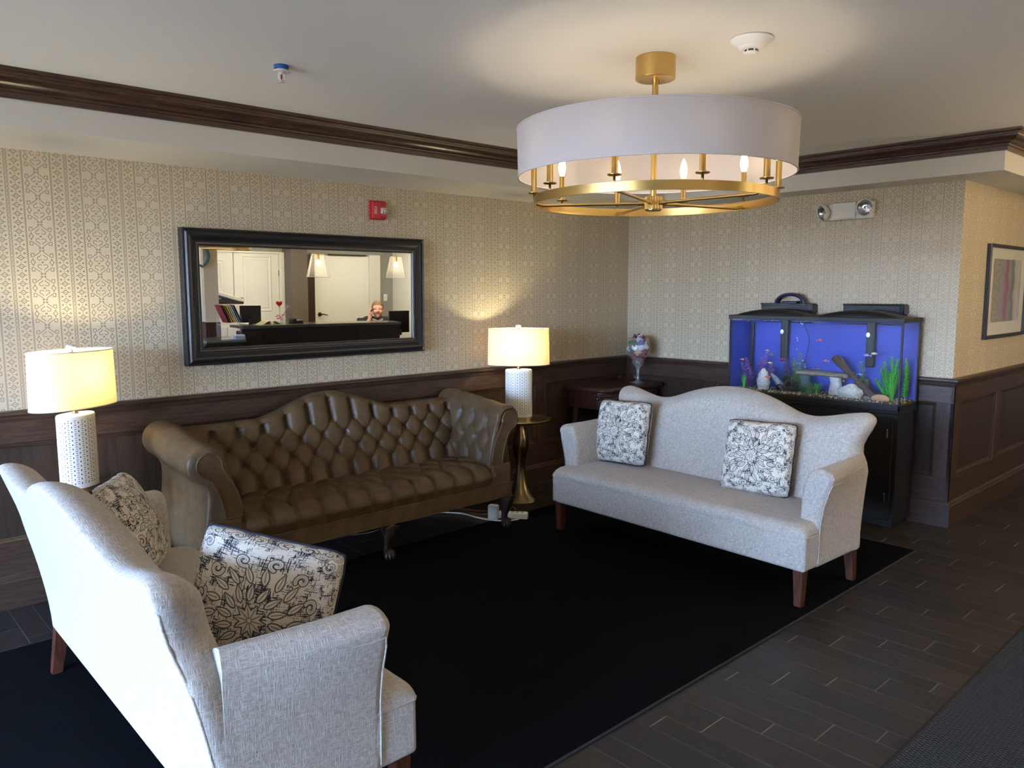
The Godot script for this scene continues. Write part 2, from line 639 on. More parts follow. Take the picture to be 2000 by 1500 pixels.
# strengths of the lights
const E_SKY := 6.4
const E_GROUND := 3.7
const E_WINDOW_FILL := 11.0  # blue fill added at the window openings
const E_LAMP := 0.37
const E_CHANDELIER := 0.021
const E_PENDANT := 0.9
const E_PANEL := 1.9
const E_DOWN := 0.14
const E_GLOBE_FILL := 0.4  # fill globes added behind the camera

func _ready() -> void:
	var cam := Camera3D.new()
	cam.fov = 2.0 * rad_to_deg(atan(750.0 / 1518.8))
	cam.basis = Basis.from_euler(Vector3(-0.1186, -0.7443, -0.0036), EULER_ORDER_YXZ)
	cam.position = Vector3(-5.6533, 1.6, 4.5673)
	cam.near = 0.05
	cam.current = true
	add_child(cam)
	var env := Environment.new()
	env.background_mode = Environment.BG_SKY
	var sm := ProceduralSkyMaterial.new()
	sm.sky_top_color = rgb(140, 184, 246)
	sm.sky_horizon_color = rgb(190, 216, 252)
	sm.ground_bottom_color = rgb(176, 168, 154)
	sm.ground_horizon_color = rgb(186, 182, 174)
	sm.sky_energy_multiplier = E_SKY
	sm.ground_energy_multiplier = E_GROUND
	sm.sun_angle_max = 0.0
	env.sky = Sky.new()
	env.sky.sky_material = sm
	env.ambient_light_source = Environment.AMBIENT_SOURCE_DISABLED
	env.tonemap_mode = Environment.TONE_MAPPER_LINEAR
	env.tonemap_exposure = 1.0
	env.sdfgi_enabled = true
	env.ssao_enabled = true
	env.ssil_enabled = true
	var we := WorldEnvironment.new()
	we.environment = env
	add_child(we)
	# added blue fill lights at the window openings, pitched down towards the settees
	for z in [1.75, 3.70]: area_light(Vector3(-9.28, 1.22, z), 1.7, 2.0, -PI / 2, -1.05, Color(0.46, 0.69, 1.0), E_WINDOW_FILL)
	make_materials()
	shell()
	floor_build()
	trims()
	wall_fixtures()
	chandelier()
	lamps_and_tables()
	leather_sofa()
	settees()
	console_and_goblet()
	aquarium()
	cables()
	reception()

# flat-faced mitred frame round a rectangle in x, y; prof: (inset, z) from the outer back over the front to the inner edge
func rect_frame(m: MB, a: Vector2, b: Vector2, prof: Array) -> void:
	for i in prof.size() - 1:
		var p: Vector2 = prof[i]
		var q: Vector2 = prof[i + 1]
		if p.distance_to(q) < 1e-6: continue
		var d := Vector2(-(q.y - p.y), q.x - p.x).normalized()
		for s in 4:
			var inw: Vector3 = [Vector3(0, 1, 0), Vector3(-1, 0, 0), Vector3(0, -1, 0), Vector3(1, 0, 0)][s]
			var c := func(w: Vector2, k: int) -> Vector3:
				var e: Vector2 = [Vector2(a.x, a.y), Vector2(b.x, a.y), Vector2(b.x, b.y), Vector2(a.x, b.y)][k % 4]
				var g: Vector2 = [Vector2(1, 1), Vector2(-1, 1), Vector2(-1, -1), Vector2(1, -1)][k % 4]
				return Vector3(e.x + g.x * w.x, e.y + g.y * w.x, w.y)
			m.face([c.call(p, s), c.call(p, s + 1), c.call(q, s + 1), c.call(q, s)], inw * d.x + Vector3(0, 0, d.y))

func slab(called: String, lo: Vector3, hi: Vector3, m: Material) -> MeshInstance3D:
	return struct(called, bx((lo + hi) / 2, hi - lo), m)

func wainscot(wall: Node, xf: Transform3D, s0: float, s1: float, stiles: Array) -> void:
	var b := func(a: Vector3, c: Vector3, name_: String, m: Material, r := 0.0015) -> void:
		var k := MB.new()
		k.X = xf
		k.box((a + c) / 2, c - a, r)
		mi(name_, k, m, wall)
	b.call(Vector3(s0, 0.845, 0), Vector3(s1, 0.992, 0.022), "top_rail", M.oak_h)
	b.call(Vector3(s0, 0.02, 0), Vector3(s1, 0.335, 0.022), "bottom_rail", M.oak_h)
	for i in stiles.size():
		b.call(Vector3(stiles[i][0], 0.335, 0), Vector3(stiles[i][1], 0.845, 0.022), "stile", M.oak_v)
		if i == stiles.size() - 1: continue
		var a: float = stiles[i][1]
		var c: float = stiles[i + 1][0]
		b.call(Vector3(a - 0.002, 0.333, 0), Vector3(c + 0.002, 0.847, 0.006), "panel", M.oak_panel, 0.0)
		var k := MB.new()
		k.X = xf
		rect_frame(k, Vector2(a, 0.335), Vector2(c, 0.845), [Vector2(0, 0.004), Vector2(0, 0.015), Vector2(0.004, 0.0175), Vector2(0.010, 0.0165), Vector2(0.018, 0.011), Vector2(0.024, 0.010), Vector2(0.027, 0.006)])
		mi("panel_moulding", k, M.oak_h, wall)

# the same profile (offset, y) along the mirror wall, the aquarium wall and the corridor wall
func run_trim(names: Array, prof: Array, m: Material, dn: float, de: float, dh: float) -> void:
	for w in 3:
		var k := MB.new()
		var e0 := PackedVector3Array()
		var e1 := PackedVector3Array()
		for i in prof.size():
			var q: Vector2 = prof[i]
			e0.push_back([Vector3(-9.2, q.y, dn + q.x), Vector3(-de - q.x, q.y, dn + q.x), Vector3(-de - q.x, q.y, dh + q.x)][w])
			e1.push_back([Vector3(-de - q.x, q.y, dn + q.x), Vector3(-de - q.x, q.y, dh + q.x), Vector3(7, q.y, dh + q.x)][w])
		var out: Vector3 = [Vector3(0, 0, 1), Vector3(-1, 0, 0), Vector3(0, 0, 1)][w]
		for i in prof.size() - 1:
			var d: Vector2 = (prof[i + 1] - prof[i]).normalized()
			k.face([e0[i], e1[i], e1[i + 1], e0[i + 1]], out * d.y + Vector3(0, -d.x, 0))
		k.cap(e0, [Vector3(-1, 0, 0), Vector3(0, 0, -1), Vector3(-1, 0, 0)][w])
		k.cap(e1, [Vector3(1, 0, 0), Vector3(0, 0, 1), Vector3(1, 0, 0)][w])
		struct(names[w], k, m)

func shell() -> void:
	slab("ceiling", Vector3(-9.35, CEIL, -0.15), Vector3(7.15, CEIL + 0.15, 7.35), M.ceil)
	slab("ceiling_soffit", Vector3(-9.2, SOFF, 0), Vector3(-SE, CEIL, SN), M.soffit)
	slab("ceiling_soffit", Vector3(-SE, SOFF, 0), Vector3(0, CEIL, SH), M.soffit)
	slab("ceiling_soffit", Vector3(0, SOFF, HZ), Vector3(7, CEIL, SH), M.soffit)
	var north := slab("wall_north", Vector3(-9.2, 0, -0.15), Vector3(0.15, CEIL, 0), M.paper)
	var east := slab("wall_east", Vector3(0, 0, 0), Vector3(0.15, CEIL, HZ - 0.15), M.paper)
	var hall := slab("wall_corridor", Vector3(0, 0, HZ - 0.15), Vector3(7, CEIL, HZ), M.paper)
	wainscot(north, Transform3D(), -9.2, 0.0, [[-9.2, -9.1], [-8.2, -8.1], [-7.15, -7.05], [-6.1, -6.0], [-5.13, -5.03], [-4.15, -4.05], [-3.11, -3.01], [-2.074, -1.976], [-1.19, -1.075], [-0.1, 0.0]])
	wainscot(east, Transform3D(Basis(Vector3(0, 0, 1), Vector3.UP, Vector3(-1, 0, 0)), Vector3.ZERO), 0.0, HZ + 0.022, [[0.0, 0.10], [0.87, 0.97], [1.78, 1.88], [2.685, HZ + 0.022]])
	wainscot(hall, Transform3D(Basis(), Vector3(0, 0, HZ)), -0.022, 7.0, [[-0.022, 0.12], [0.885, 1.0], [1.77, 1.885], [2.65, 2.77], [3.6, 3.72], [4.6, 4.72], [5.7, 5.82], [6.9, 7.0]])
	# walls behind the camera, with unseen windows placed and sized to light the room
	var wp: Material = M.soffit
	slab("wall_west", Vector3(-9.35, 0, -0.15), Vector3(-9.2, 0.15, 7.35), wp)
	slab("wall_west", Vector3(-9.35, 2.3, -0.15), Vector3(-9.2, CEIL, 7.35), wp)
	for z in [[-0.15, 0.85], [2.65, 2.80], [4.60, 7.35]]:
		slab("wall_west", Vector3(-9.35, 0.15, z[0]), Vector3(-9.2, 2.3, z[1]), wp)
	slab("wall_south", Vector3(-9.2, 0, 7.2), Vector3(7.0, CEIL, 7.35), M.paint_grey)
	slab("wall_east", Vector3(7, 0, HZ), Vector3(7.15, CEIL, 7.35), M.soffit)
	for i in 2:
		var w := Node3D.new()
		w.name = "unseen_window_%d" % (i + 1)
		add_child(w)
		w.set_meta("kind", "structure")
		var hw: float = 0.9
		w.position = [Vector3(-9.275, 1.225, 1.75), Vector3(-9.275, 1.225, 3.70)][i]
		w.rotation.y = PI / 2
		var f := MB.new()
		rect_frame(f, Vector2(-hw, -1.075), Vector2(hw, 1.075), [Vector2(0, -0.05), Vector2(0, 0.05), Vector2(0.06, 0.05), Vector2(0.06, -0.05)])
		mi("window_frame", f, M.white, w)
		mi("pane", bx(Vector3.ZERO, Vector3(hw * 2 - 0.1, 2.05, 0.006)), M.glass, w)

func floor_build() -> void:
	var fl := slab("floor", Vector3(-9.35, -0.15, -0.15), Vector3(7.15, -0.0013, 7.35), M.grout)
	var cam: Camera3D = get_child(0)
	var inv := cam.transform.affine_inverse()
	var rest := []
	for i in 4: rest.append(MB.new())
	var rng := RandomNumberGenerator.new()
	rng.seed = 4
	var count := 0
	for k in range(-25, 38):
		for part in 2:
			var x0 := -2.939 + 0.2545 * k + (0.1025 if part else 0.0)
			var w := 0.152 if part else 0.1025
			var off := (3.378 if k % 2 else 3.07) if part else (3.225 if k % 2 else 3.53)
			for j in range(-7, 7):
				var z0 := off + 0.61 * j
				var z1 := minf(z0 + 0.61, 7.19)
				z0 = maxf(z0, 0.005)
				if z1 - z0 < 0.03: continue
				var x1 := x0 + w
				if z0 < HZ and x0 > -0.03:
					z0 = HZ + 0.005
					if z1 - z0 < 0.03: continue
				if x1 < -0.75 and z0 > 0.62 and z1 < 2.80: continue      # under the rug
				if z0 > 3.62 and z1 < 4.30: continue                     # under the mat
				var c := Vector3((x0 + x1) / 2, -0.0065, (z0 + z1) / 2)
				var s := Vector3(x1 - x0 - 0.0035, 0.013, z1 - z0 - 0.0035)
				var q := inv * c
				var seen := q.z < -0.2 and absf(q.x / -q.z) < 0.70 and absf(q.y / -q.z) < 0.52 and z0 < 3.65 and x0 < 3.3
				var v := rng.randi() % 4
				if seen and count < 300:
					var m := MB.new()
					m.plank(c + Vector3(0, rng.randf() * 0.0004, 0), s, 0.001)
					mi("plank", m, M.tiles[v], fl)
					count += 1
				else:
					rest[v].plank(c, s)
	for i in 4: stuff(mi("planks", rest[i], M.tiles[i], fl))
	var rug := thing("area_rug", "large plain black area rug under the settees and the leather sofa", "rug")
	mi("pile", bx(Vector3(-3.9, 0.0045, 1.712), Vector3(6.42, 0.009, 2.254), 0.003), M.rug, rug)
	var e := MB.new()
	for q in [[Vector3(-7.12, 0.005, 2.842), Vector3(-0.684, 0.005, 2.842)], [Vector3(-7.12, 0.005, 0.583), Vector3(-0.684, 0.005, 0.583)], [Vector3(-0.686, 0.005, 0.583), Vector3(-0.686, 0.005, 2.842)], [Vector3(-7.115, 0.005, 0.583), Vector3(-7.115, 0.005, 2.842)]]:
		e.tube([q[0], q[1]], 0.0055, 6)
	mi("bound_edge", e, M.rug_edge, rug)
	var mat_ := thing("entrance_mat", "dark grey waffle textured walk-off mat on the plank floor", "mat")
	mi("nubs", bx(Vector3(-2.5, 0.004, 3.97), Vector3(8.0, 0.010, 0.70), 0.002), M.matting, mat_)
	var me := MB.new()
	for z in [3.612, 4.328]: me.box(Vector3(-2.5, 0.003, z), Vector3(8.04, 0.008, 0.018), 0.003)
	mi("rubber_edge", me, M.black, mat_)

func trims() -> void:
	run_trim(["trim_1", "trim_2", "trim_3"], [Vector2(0.02, 0.955), Vector2(0.027, 0.958), Vector2(0.031, 0.97), Vector2(0.034, 0.985), Vector2(0.044, 0.988), Vector2(0.047, 0.995), Vector2(0.046, 1.005), Vector2(0.04, 1.010), Vector2(0.0, 1.012)], M.oak_h, 0, 0, HZ)
	run_trim(["baseboard_north", "baseboard_east", "baseboard_corridor"], [Vector2(0.02, 0), Vector2(0.04, 0), Vector2(0.04, 0.14), Vector2(0.0375, 0.146), Vector2(0.034, 0.148), Vector2(0.032, 0.158), Vector2(0.027, 0.168), Vector2(0.022, 0.172)], M.oak_h, 0, 0, HZ)
	var cr := [Vector2(0, 2.422), Vector2(0.012, 2.422), Vector2(0.014, 2.446), Vector2(0.020, 2.450), Vector2(0.021, 2.458), Vector2(0.028, 2.461)]
	for i in 7: cr.append(Vector2(0.03 + 0.052 * sin(PI / 2 * i / 6.0 * 0.95), 2.463 + 0.042 * (1.0 - cos(PI / 2 * i / 6.0))))
	cr.append_array([Vector2(0.088, 2.506), Vector2(0.089, 2.512), Vector2(0.096, 2.514), Vector2(0.100, 2.520), Vector2(0.101, 2.533)])
	run_trim(["trim_4", "trim_5", "trim_6"], cr, M.crown, SN, SE, SH)

func wall_fixtures() -> void:
	# --- mirror, leaning a little forward from the wall
	var mr := thing("wall_mirror", "long mirror in a black frame above the leather sofa", "mirror", Vector3(-3.185, 1.18, 0.012))
	mr.rotation.x = deg_to_rad(0.8)
	var W := 0.835
	var H := 0.785
	var fm := MB.new()
	rect_frame(fm, Vector2(-W, 0), Vector2(W, H), [Vector2(0, -0.004), Vector2(0, 0.044), Vector2(0.003, 0.049), Vector2(0.010, 0.050), Vector2(0.013, 0.046), Vector2(0.017, 0.0475), Vector2(0.026, 0.054), Vector2(0.036, 0.056), Vector2(0.046, 0.054), Vector2(0.058, 0.047), Vector2(0.070, 0.042), Vector2(0.074, 0.0415), Vector2(0.075, 0.046), Vector2(0.079, 0.047)])
	mi("frame", fm, M.frame_black, mr)
	var li := MB.new()
	rect_frame(li, Vector2(-W, 0), Vector2(W, H), [Vector2(0.079, 0.030), Vector2(0.079, 0.043), Vector2(0.088, 0.043), Vector2(0.089, 0.046), Vector2(0.093, 0.046), Vector2(0.099, 0.037), Vector2(0.099, 0.030)])
	mi("inner_lip", li, mat(rgb(44, 36, 32), 0.35), mr)
	var bead := MB.new()
	bead.ell(Vector3.ZERO, Vector3.ONE * 0.0032, Basis(), 6, 4)
	var mm := MultiMesh.new()
	mm.transform_format = MultiMesh.TRANSFORM_3D
	mm.mesh = bead.done()
	var spots := []
	var i0 := 0.0835
	for k in 201:
		var x := -W + i0 + (2 * W - 2 * i0) * k / 200.0
		spots.append_array([Vector3(x, i0, 0.0445), Vector3(x, H - i0, 0.0445)])
	for k in 82:
		var y := i0 + (H - 2 * i0) * k / 81.0
		spots.append_array([Vector3(-W + i0, y, 0.0445), Vector3(W - i0, y, 0.0445)])
	mm.instance_count = spots.size()
	for k in spots.size(): mm.set_instance_transform(k, Transform3D(Basis(), spots[k]))
	var mmi := MultiMeshInstance3D.new()
	mmi.name = "beading"
	mmi.multimesh = mm
	mmi.material_override = M.bead
	mr.add_child(mmi, true)
	stuff(mmi)
	var gl := MB.new()
	var x1 := W - 0.099
	var b := 0.022
	gl.face([Vector3(-x1 + b, 0.099 + b, 0.033), Vector3(x1 - b, 0.099 + b, 0.033), Vector3(x1 - b, H - 0.099 - b, 0.033), Vector3(-x1 + b, H - 0.099 - b, 0.033)], Vector3(0, 0, 1))
	var g := mi("mirror_glass", gl, M.mirror, mr)
	var bv := MB.new()
	rect_frame(bv, Vector2(-x1, 0.099), Vector2(x1, H - 0.099), [Vector2(0, 0.03282), Vector2(b, 0.033)])
	mi("bevel", bv, M.mirror, g)
	mi("backing", bx(Vector3(0, H / 2, 0.016), Vector3(2 * W - 0.05, H - 0.05, 0.03)), M.black, mr)
	# --- fire alarm
	var al := thing("fire_alarm", "red fire alarm with clear strobe on the wallpaper above the mirror", "fire alarm", Vector3(-2.688, 2.147, 0.0))
	mi("back_plate", bx(Vector3(0, 0, 0.007), Vector3(0.118, 0.128, 0.014), 0.004), M.red, al)
	var body := MB.new()
	body.box(Vector3(0, 0, 0.026), Vector3(0.114, 0.122, 0.03), 0.012, 3)
	mi("body", body, M.red, al)
	var gr := MB.new()
	for k in 4: gr.box(Vector3(0.022, 0.050 - k * 0.006, 0.041), Vector3(0.034, 0.0022, 0.001))
	gr.box(Vector3(0.024, -0.048, 0.041), Vector3(0.036, 0.012, 0.0016))
	mi("grille", gr, mat(rgb(120, 14, 24), 0.5), al)
	var st := MB.new()
	st.box(Vector3(0.026, -0.004, 0.048), Vector3(0.042, 0.042, 0.024), 0.008, 2)
	var lens := mat(rgb(225, 222, 215), 0.12)
	lens.metallic = 0.35
	mi("strobe", st, lens, al)
	var sf := MB.new()
	for k in 4: sf.ell(Vector3(0.016 + 0.02 * (k % 2), -0.014 + 0.02 * (k / 2), 0.060), Vector3(0.008, 0.008, 0.004), Basis(), 8, 5)
	mi("strobe_facet", sf, M.chrome, al)
	lettering(al, "FIRE", 0.028, Vector3(-0.036, -0.004, 0.0415), -PI / 2)
	# --- sprinkler
	var sp := thing("fire_sprinkler", "white ceiling sprinkler head with a red bulb and blue cap ring", "sprinkler", Vector3(-4.079, CEIL, 1.452))
	var k1 := MB.new()
	k1.lathe([Vector2(0.0, 0.0), Vector2(0.030, 0.0), Vector2(0.030, -0.012), Vector2(0.0, -0.012)], 20)
	mi("cap_ring", k1, mat(rgb(40, 88, 160), 0.5), sp)
	var k2 := MB.new()
	k2.lathe([Vector2(0.014, -0.012), Vector2(0.030, -0.020), Vector2(0.036, -0.026), Vector2(0.036, -0.028), Vector2(0.014, -0.026), Vector2(0.012, -0.034), Vector2(0.0, -0.034)], 24)
	mi("escutcheon", k2, M.white, sp)
	var k3 := MB.new()
	for s in [-1, 1]: k3.tube([Vector3(s * 0.010, -0.030, 0), Vector3(s * 0.013, -0.042, 0), Vector3(s * 0.012, -0.054, 0), Vector3(s * 0.004, -0.060, 0)], 0.0028, 6)
	k3.lathe([Vector2(0.0, -0.058), Vector2(0.004, -0.058), Vector2(0.004, -0.064), Vector2(0.015, -0.065), Vector2(0.015, -0.067), Vector2(0.0, -0.067)], 18)
	mi("deflector", k3, M.white, sp)
	var k4 := MB.new()
	k4.ell(Vector3(0, -0.046, 0), Vector3(0.0035, 0.012, 0.0035), Basis(), 8, 6)
	mi("bulb", k4, mat(rgb(170, 20, 16), 0.2), sp)
	# --- smoke detector
	var sd := thing("smoke_detector", "white dome smoke detector on the ceiling beyond the chandelier stem", "smoke detector", Vector3(-2.94, CEIL, 2.946))
	var d1 := MB.new()
	d1.lathe([Vector2(0, 0), Vector2(0.076, 0), Vector2(0.078, -0.006), Vector2(0.072, -0.012), Vector2(0.06, -0.022), Vector2(0.050, -0.030), Vector2(0.048, -0.031), Vector2(0.046, -0.036), Vector2(0.040, -0.040), Vector2(0.030, -0.042), Vector2(0.0, -0.042)], 36)
	mi("housing", d1, M.white, sd)
	var d2 := MB.new()
	d2.lathe([Vector2(0, -0.040), Vector2(0.024, -0.040), Vector2(0.023, -0.049), Vector2(0, -0.049)], 24)
	mi("sensor_vent", d2, M.black, sd)
	var d3 := MB.new()
	for i in 6: d3.box(Vector3(cos(TAU * i / 6) * 0.024, -0.046, sin(TAU * i / 6) * 0.024), Vector3(0.004, 0.012, 0.004))
	d3.lathe([Vector2(0, -0.048), Vector2(0.025, -0.048), Vector2(0.024, -0.054), Vector2(0.018, -0.056), Vector2(0, -0.056)], 24)
	mi("sensor_cap", d3, M.white, sd)
	mi("indicator", bx(Vector3(0.055, -0.020, 0.02), Vector3(0.008, 0.006, 0.008)), mat(rgb(150, 150, 148), 0.4), sd)
	# --- emergency light on the aquarium wall
	var em := thing("emergency_light", "off-white emergency light box with two round lamp heads", "emergency light", Vector3(0, 2.160, 2.030))
	em.rotation.y = -PI / 2
	# local x runs along +z of the room, local z away from the wall
	mi("housing", bx(Vector3(0.0, 0, 0.03), Vector3(0.35, 0.120, 0.06), 0.010, 2), M.offwhite, em)
	mi("cover_plate", bx(Vector3(-0.015, 0.004, 0.068), Vector3(0.165, 0.112, 0.022), 0.004), M.offwhite, em)
	for s in 2:
		var hd := MB.new()
		hd.X = Transform3D(Basis.from_euler(Vector3(PI / 2 + (0.30 if s == 0 else 0.05), -0.55 if s == 0 else 0.1, 0)), Vector3(-0.165 if s == 0 else 0.135, 0.0 if s == 0 else 0.012, 0.075))
		hd.lathe([Vector2(0, -0.03), Vector2(0.035, -0.03), Vector2(0.056, -0.01), Vector2(0.062, 0.012), Vector2(0.062, 0.018), Vector2(0.055, 0.018), Vector2(0.054, 0.012)], 28)
		var h := mi("lamp_head", hd, M.offwhite, em)
		var rf := MB.new()
		rf.X = hd.X
		rf.lathe([Vector2(0.054, 0.012), Vector2(0.046, -0.004), Vector2(0.03, -0.014), Vector2(0.008, -0.016), Vector2(0.008, 0.004), Vector2(0, 0.006)], 24)
		mi("reflector", rf, M.chrome, h)
		var ln := MB.new()
		ln.X = hd.X
		ln.lathe([Vector2(0.055, 0.015), Vector2(0.03, 0.019), Vector2(0, 0.020)], 24)
		mi("lens", ln, M.glass, h)
	mi("test_button", bx(Vector3(-0.05, -0.062, 0.04), Vector3(0.008, 0.006, 0.008)), M.black, em)
	# --- framed print in the corridor
	var pc := thing("framed_print", "framed abstract print in a thin black frame on the corridor wall", "picture", Vector3(0.985, 1.585, HZ))
	var pf := MB.new()
	rect_frame(pf, Vector2(-0.465, -0.335), Vector2(0.465, 0.335), [Vector2(0, 0.0), Vector2(0, 0.026), Vector2(0.003, 0.028), Vector2(0.021, 0.028), Vector2(0.024, 0.025), Vector2(0.024, 0.008)])
	mi("frame", pf, M.frame_black, pc)
	mi("mount", bx(Vector3(0, 0, 0.006), Vector3(0.885, 0.625, 0.008)), mat(rgb(228, 222, 208), 0.8), pc)
	var pr := MB.new()
	var uv := [Vector2(0, 1), Vector2(1, 1), Vector2(1, 0), Vector2(0, 0)]
	var cs := [Vector3(-0.33, -0.22, 0.0115), Vector3(0.33, -0.22, 0.0115), Vector3(0.33, 0.235, 0.0115), Vector3(-0.33, 0.235, 0.0115)]
	var id := []
	for i in 4: id.append(pr.p(cs[i], Vector3(0, 0, 1), uv[i]))
	pr.quad(id[0], id[1], id[2], id[3])
	mi("print", pr, abstract_print(), pc)
	mi("glazing", bx(Vector3(0, 0, 0.018), Vector3(0.885, 0.625, 0.002)), M.glass, pc)

func abstract_print() -> StandardMaterial3D:
	var f := FastNoiseLite.new()
	f.seed = 77
	f.frequency = 0.011
	var im := Image.create(320, 220, false, Image.FORMAT_RGB8)
	var cols := [Color(0.75, 0.72, 0.64), Color(0.52, 0.55, 0.50), Color(0.58, 0.52, 0.62), Color(0.80, 0.76, 0.80), Color(0.36, 0.40, 0.42), Color(0.62, 0.22, 0.40), Color(0.50, 0.60, 0.66)]
	for j in 220:
		for i in 320:
			var u := clampf(i / 320.0 + f.get_noise_2d(i * 0.4, j * 1.2) * 0.07, 0.0, 0.999) * 9.0
			var a: Color = cols[int(u) * 3 % 7]
			var b: Color = cols[(int(u) + 1) * 3 % 7]
			var c := a.lerp(b, smoothstep(0.55, 1.0, u - floorf(u)))
			if i < 80: c = Color(0.72, 0.69, 0.58).lerp(Color(0.46, 0.45, 0.34), clampf(absf(f.get_noise_2d(i * 3, j * 3)) * 3.0, 0, 1))
			var blob := Vector2((i - 165) / 26.0, (j - 100) / 42.0).length() + f.get_noise_2d(i * 3, j * 3) * 0.6
			if blob < 1.0: c = c.lerp(Color(0.66, 0.16, 0.36), (1.0 - blob) * 1.2)
			im.set_pixel(i, j, c)
	var m := mat(Color.WHITE, 0.6)
	m.albedo_texture = ImageTexture.create_from_image(im)
	return m

func lettering(parent: Node3D, text: String, size: float, at: Vector3, turn: float) -> void:
	var tm := TextMesh.new()
	tm.text = text
	var sf := SystemFont.new()
	sf.font_names = PackedStringArray(["Droid Sans"])
	tm.font = sf
	tm.font_size = 32
	tm.pixel_size = size / 32.0
	tm.depth = 0.001
	var o := mi("lettering", tm, M.white, parent)
	o.position = at
	o.rotation.z = turn

func chandelier() -> void:
	var c := thing("drum_chandelier", "large round brass chandelier with a pale fabric drum shade", "chandelier", Vector3(-3.013, 0, 2.562))
	var can := MB.new()
	can.lathe([Vector2(0, CEIL), Vector2(0.078, CEIL), Vector2(0.080, CEIL - 0.003), Vector2(0.080, 2.449), Vector2(0.078, 2.446), Vector2(0, 2.446)], 48)
	mi("canopy", can, M.brass, c)
	var rod := MB.new()
	rod.tube([Vector3(0, 2.446, 0), Vector3(0, 1.975, 0)], 0.0125, 14)
	rod.tube([Vector3(0.02, 2.446, 0.01), Vector3(0.02, 2.436, 0.01)], 0.005, 8)
	mi("stem", rod, M.brass, c)
	var hub := MB.new()
	for i in 20: hub.box(Vector3(cos(TAU * i / 20) * 0.033, 1.957, sin(TAU * i / 20) * 0.033), Vector3(0.008, 0.052, 0.008), 0.003)
	hub.lathe([Vector2(0, 1.984), Vector2(0.033, 1.984), Vector2(0.033, 1.930), Vector2(0.030, 1.926), Vector2(0, 1.926)], 24)
	mi("hub", hub, M.brass, c)
	var R := 0.493
	var ring := MB.new()
	ring.lathe([Vector2(R, 1.985), Vector2(R, 1.985), Vector2(R, 1.951), Vector2(R, 1.951), Vector2(R - 0.008, 1.951), Vector2(R - 0.008, 1.951), Vector2(R - 0.008, 1.985), Vector2(R - 0.008, 1.985), Vector2(R, 1.985)], 96)
	mi("ring", ring, M.brass, c)
	for i in 5:
		var a := TAU * i / 5 + 0.26
		var d := Vector3(cos(a), 0, sin(a))
		var arm := MB.new()
		arm.tube([d * 0.025 + Vector3(0, 1.957, 0), d * 0.06 + Vector3(0, 1.957, 0)], 0.0095, 10)
		arm.tube([d * 0.055 + Vector3(0, 1.957, 0), d * (R - 0.04) + Vector3(0, 1.957, 0), d * (R - 0.004) + Vector3(0, 1.966, 0)], 0.0065, 8)
		mi("arm", arm, M.brass, c)
	var bulb_m := glow(Color(1.0, 0.9, 0.72), 5.0)
	for i in 10:
		var a := TAU * i / 10 + 0.26
		var at := Vector3(cos(a) * R, 0, sin(a) * R)
		var h := MB.new()
		h.lathe([Vector2(0, 1.985), Vector2(0.005, 1.985), Vector2(0.005, 2.004), Vector2(0.024, 2.006), Vector2(0.026, 2.010), Vector2(0.024, 2.012), Vector2(0.0125, 2.013), Vector2(0.0125, 2.115), Vector2(0.0, 2.115)], 16, 1, 1, at)
		var hm := mi("candle_holder", h, M.brass, c)
		var b := MB.new()
		b.lathe([Vector2(0, 2.115), Vector2(0.009, 2.115), Vector2(0.016, 2.14), Vector2(0.017, 2.158), Vector2(0.012, 2.185), Vector2(0.004, 2.205), Vector2(0, 2.21)], 12, 1, 1, at)
		mi("bulb", b, bulb_m, hm)
		lamp_light(c.position + at + Vector3(0, 2.160, 0), Color(1.0, 0.94, 0.85), E_CHANDELIER, 0.015)
	var sr := 0.556
	var sh := MB.new()
	sh.lathe([Vector2(sr + 0.004, 2.252), Vector2(sr, 2.064)], 96)
	var shade_m := mat(rgb(196, 188, 184), 0.8)
	shade_m.backlight_enabled = true
	shade_m.backlight = Color(0.20, 0.185, 0.18)
	shade_m.cull_mode = BaseMaterial3D.CULL_DISABLED
	tri_map(bump(shade_m, M.fabric.heightmap_texture, 0.02), Vector3.ONE * 6.0, false)
	var sm := mi("shade", sh, shade_m, c)
	var rims := MB.new()
	for q in [[sr + 0.004, 2.252], [sr, 2.064]]:
		var pts := []
		for i in 96: pts.append(Vector3(cos(TAU * i / 96) * q[0], q[1], sin(TAU * i / 96) * q[0]))
		rims.tube(pts, 0.0035, 6, true)
	mi("rim", rims, mat(rgb(205, 198, 196), 0.8), sm)
	var spider := MB.new()
	for i in 3:
		var d := Vector3(cos(TAU * i / 3), 0, sin(TAU * i / 3))
		spider.tube([d * 0.01 + Vector3(0, 2.247, 0), d * sr + Vector3(0, 2.249, 0)], 0.003, 6)
	mi("spider", spider, M.brass, sm)

func oval(a: float, b: float, y: float, seg := 56) -> PackedVector3Array:
	var r := PackedVector3Array()
	for k in seg + 1: r.push_back(Vector3(cos(TAU * k / seg) * a, y, sin(TAU * k / seg) * b))
	return r

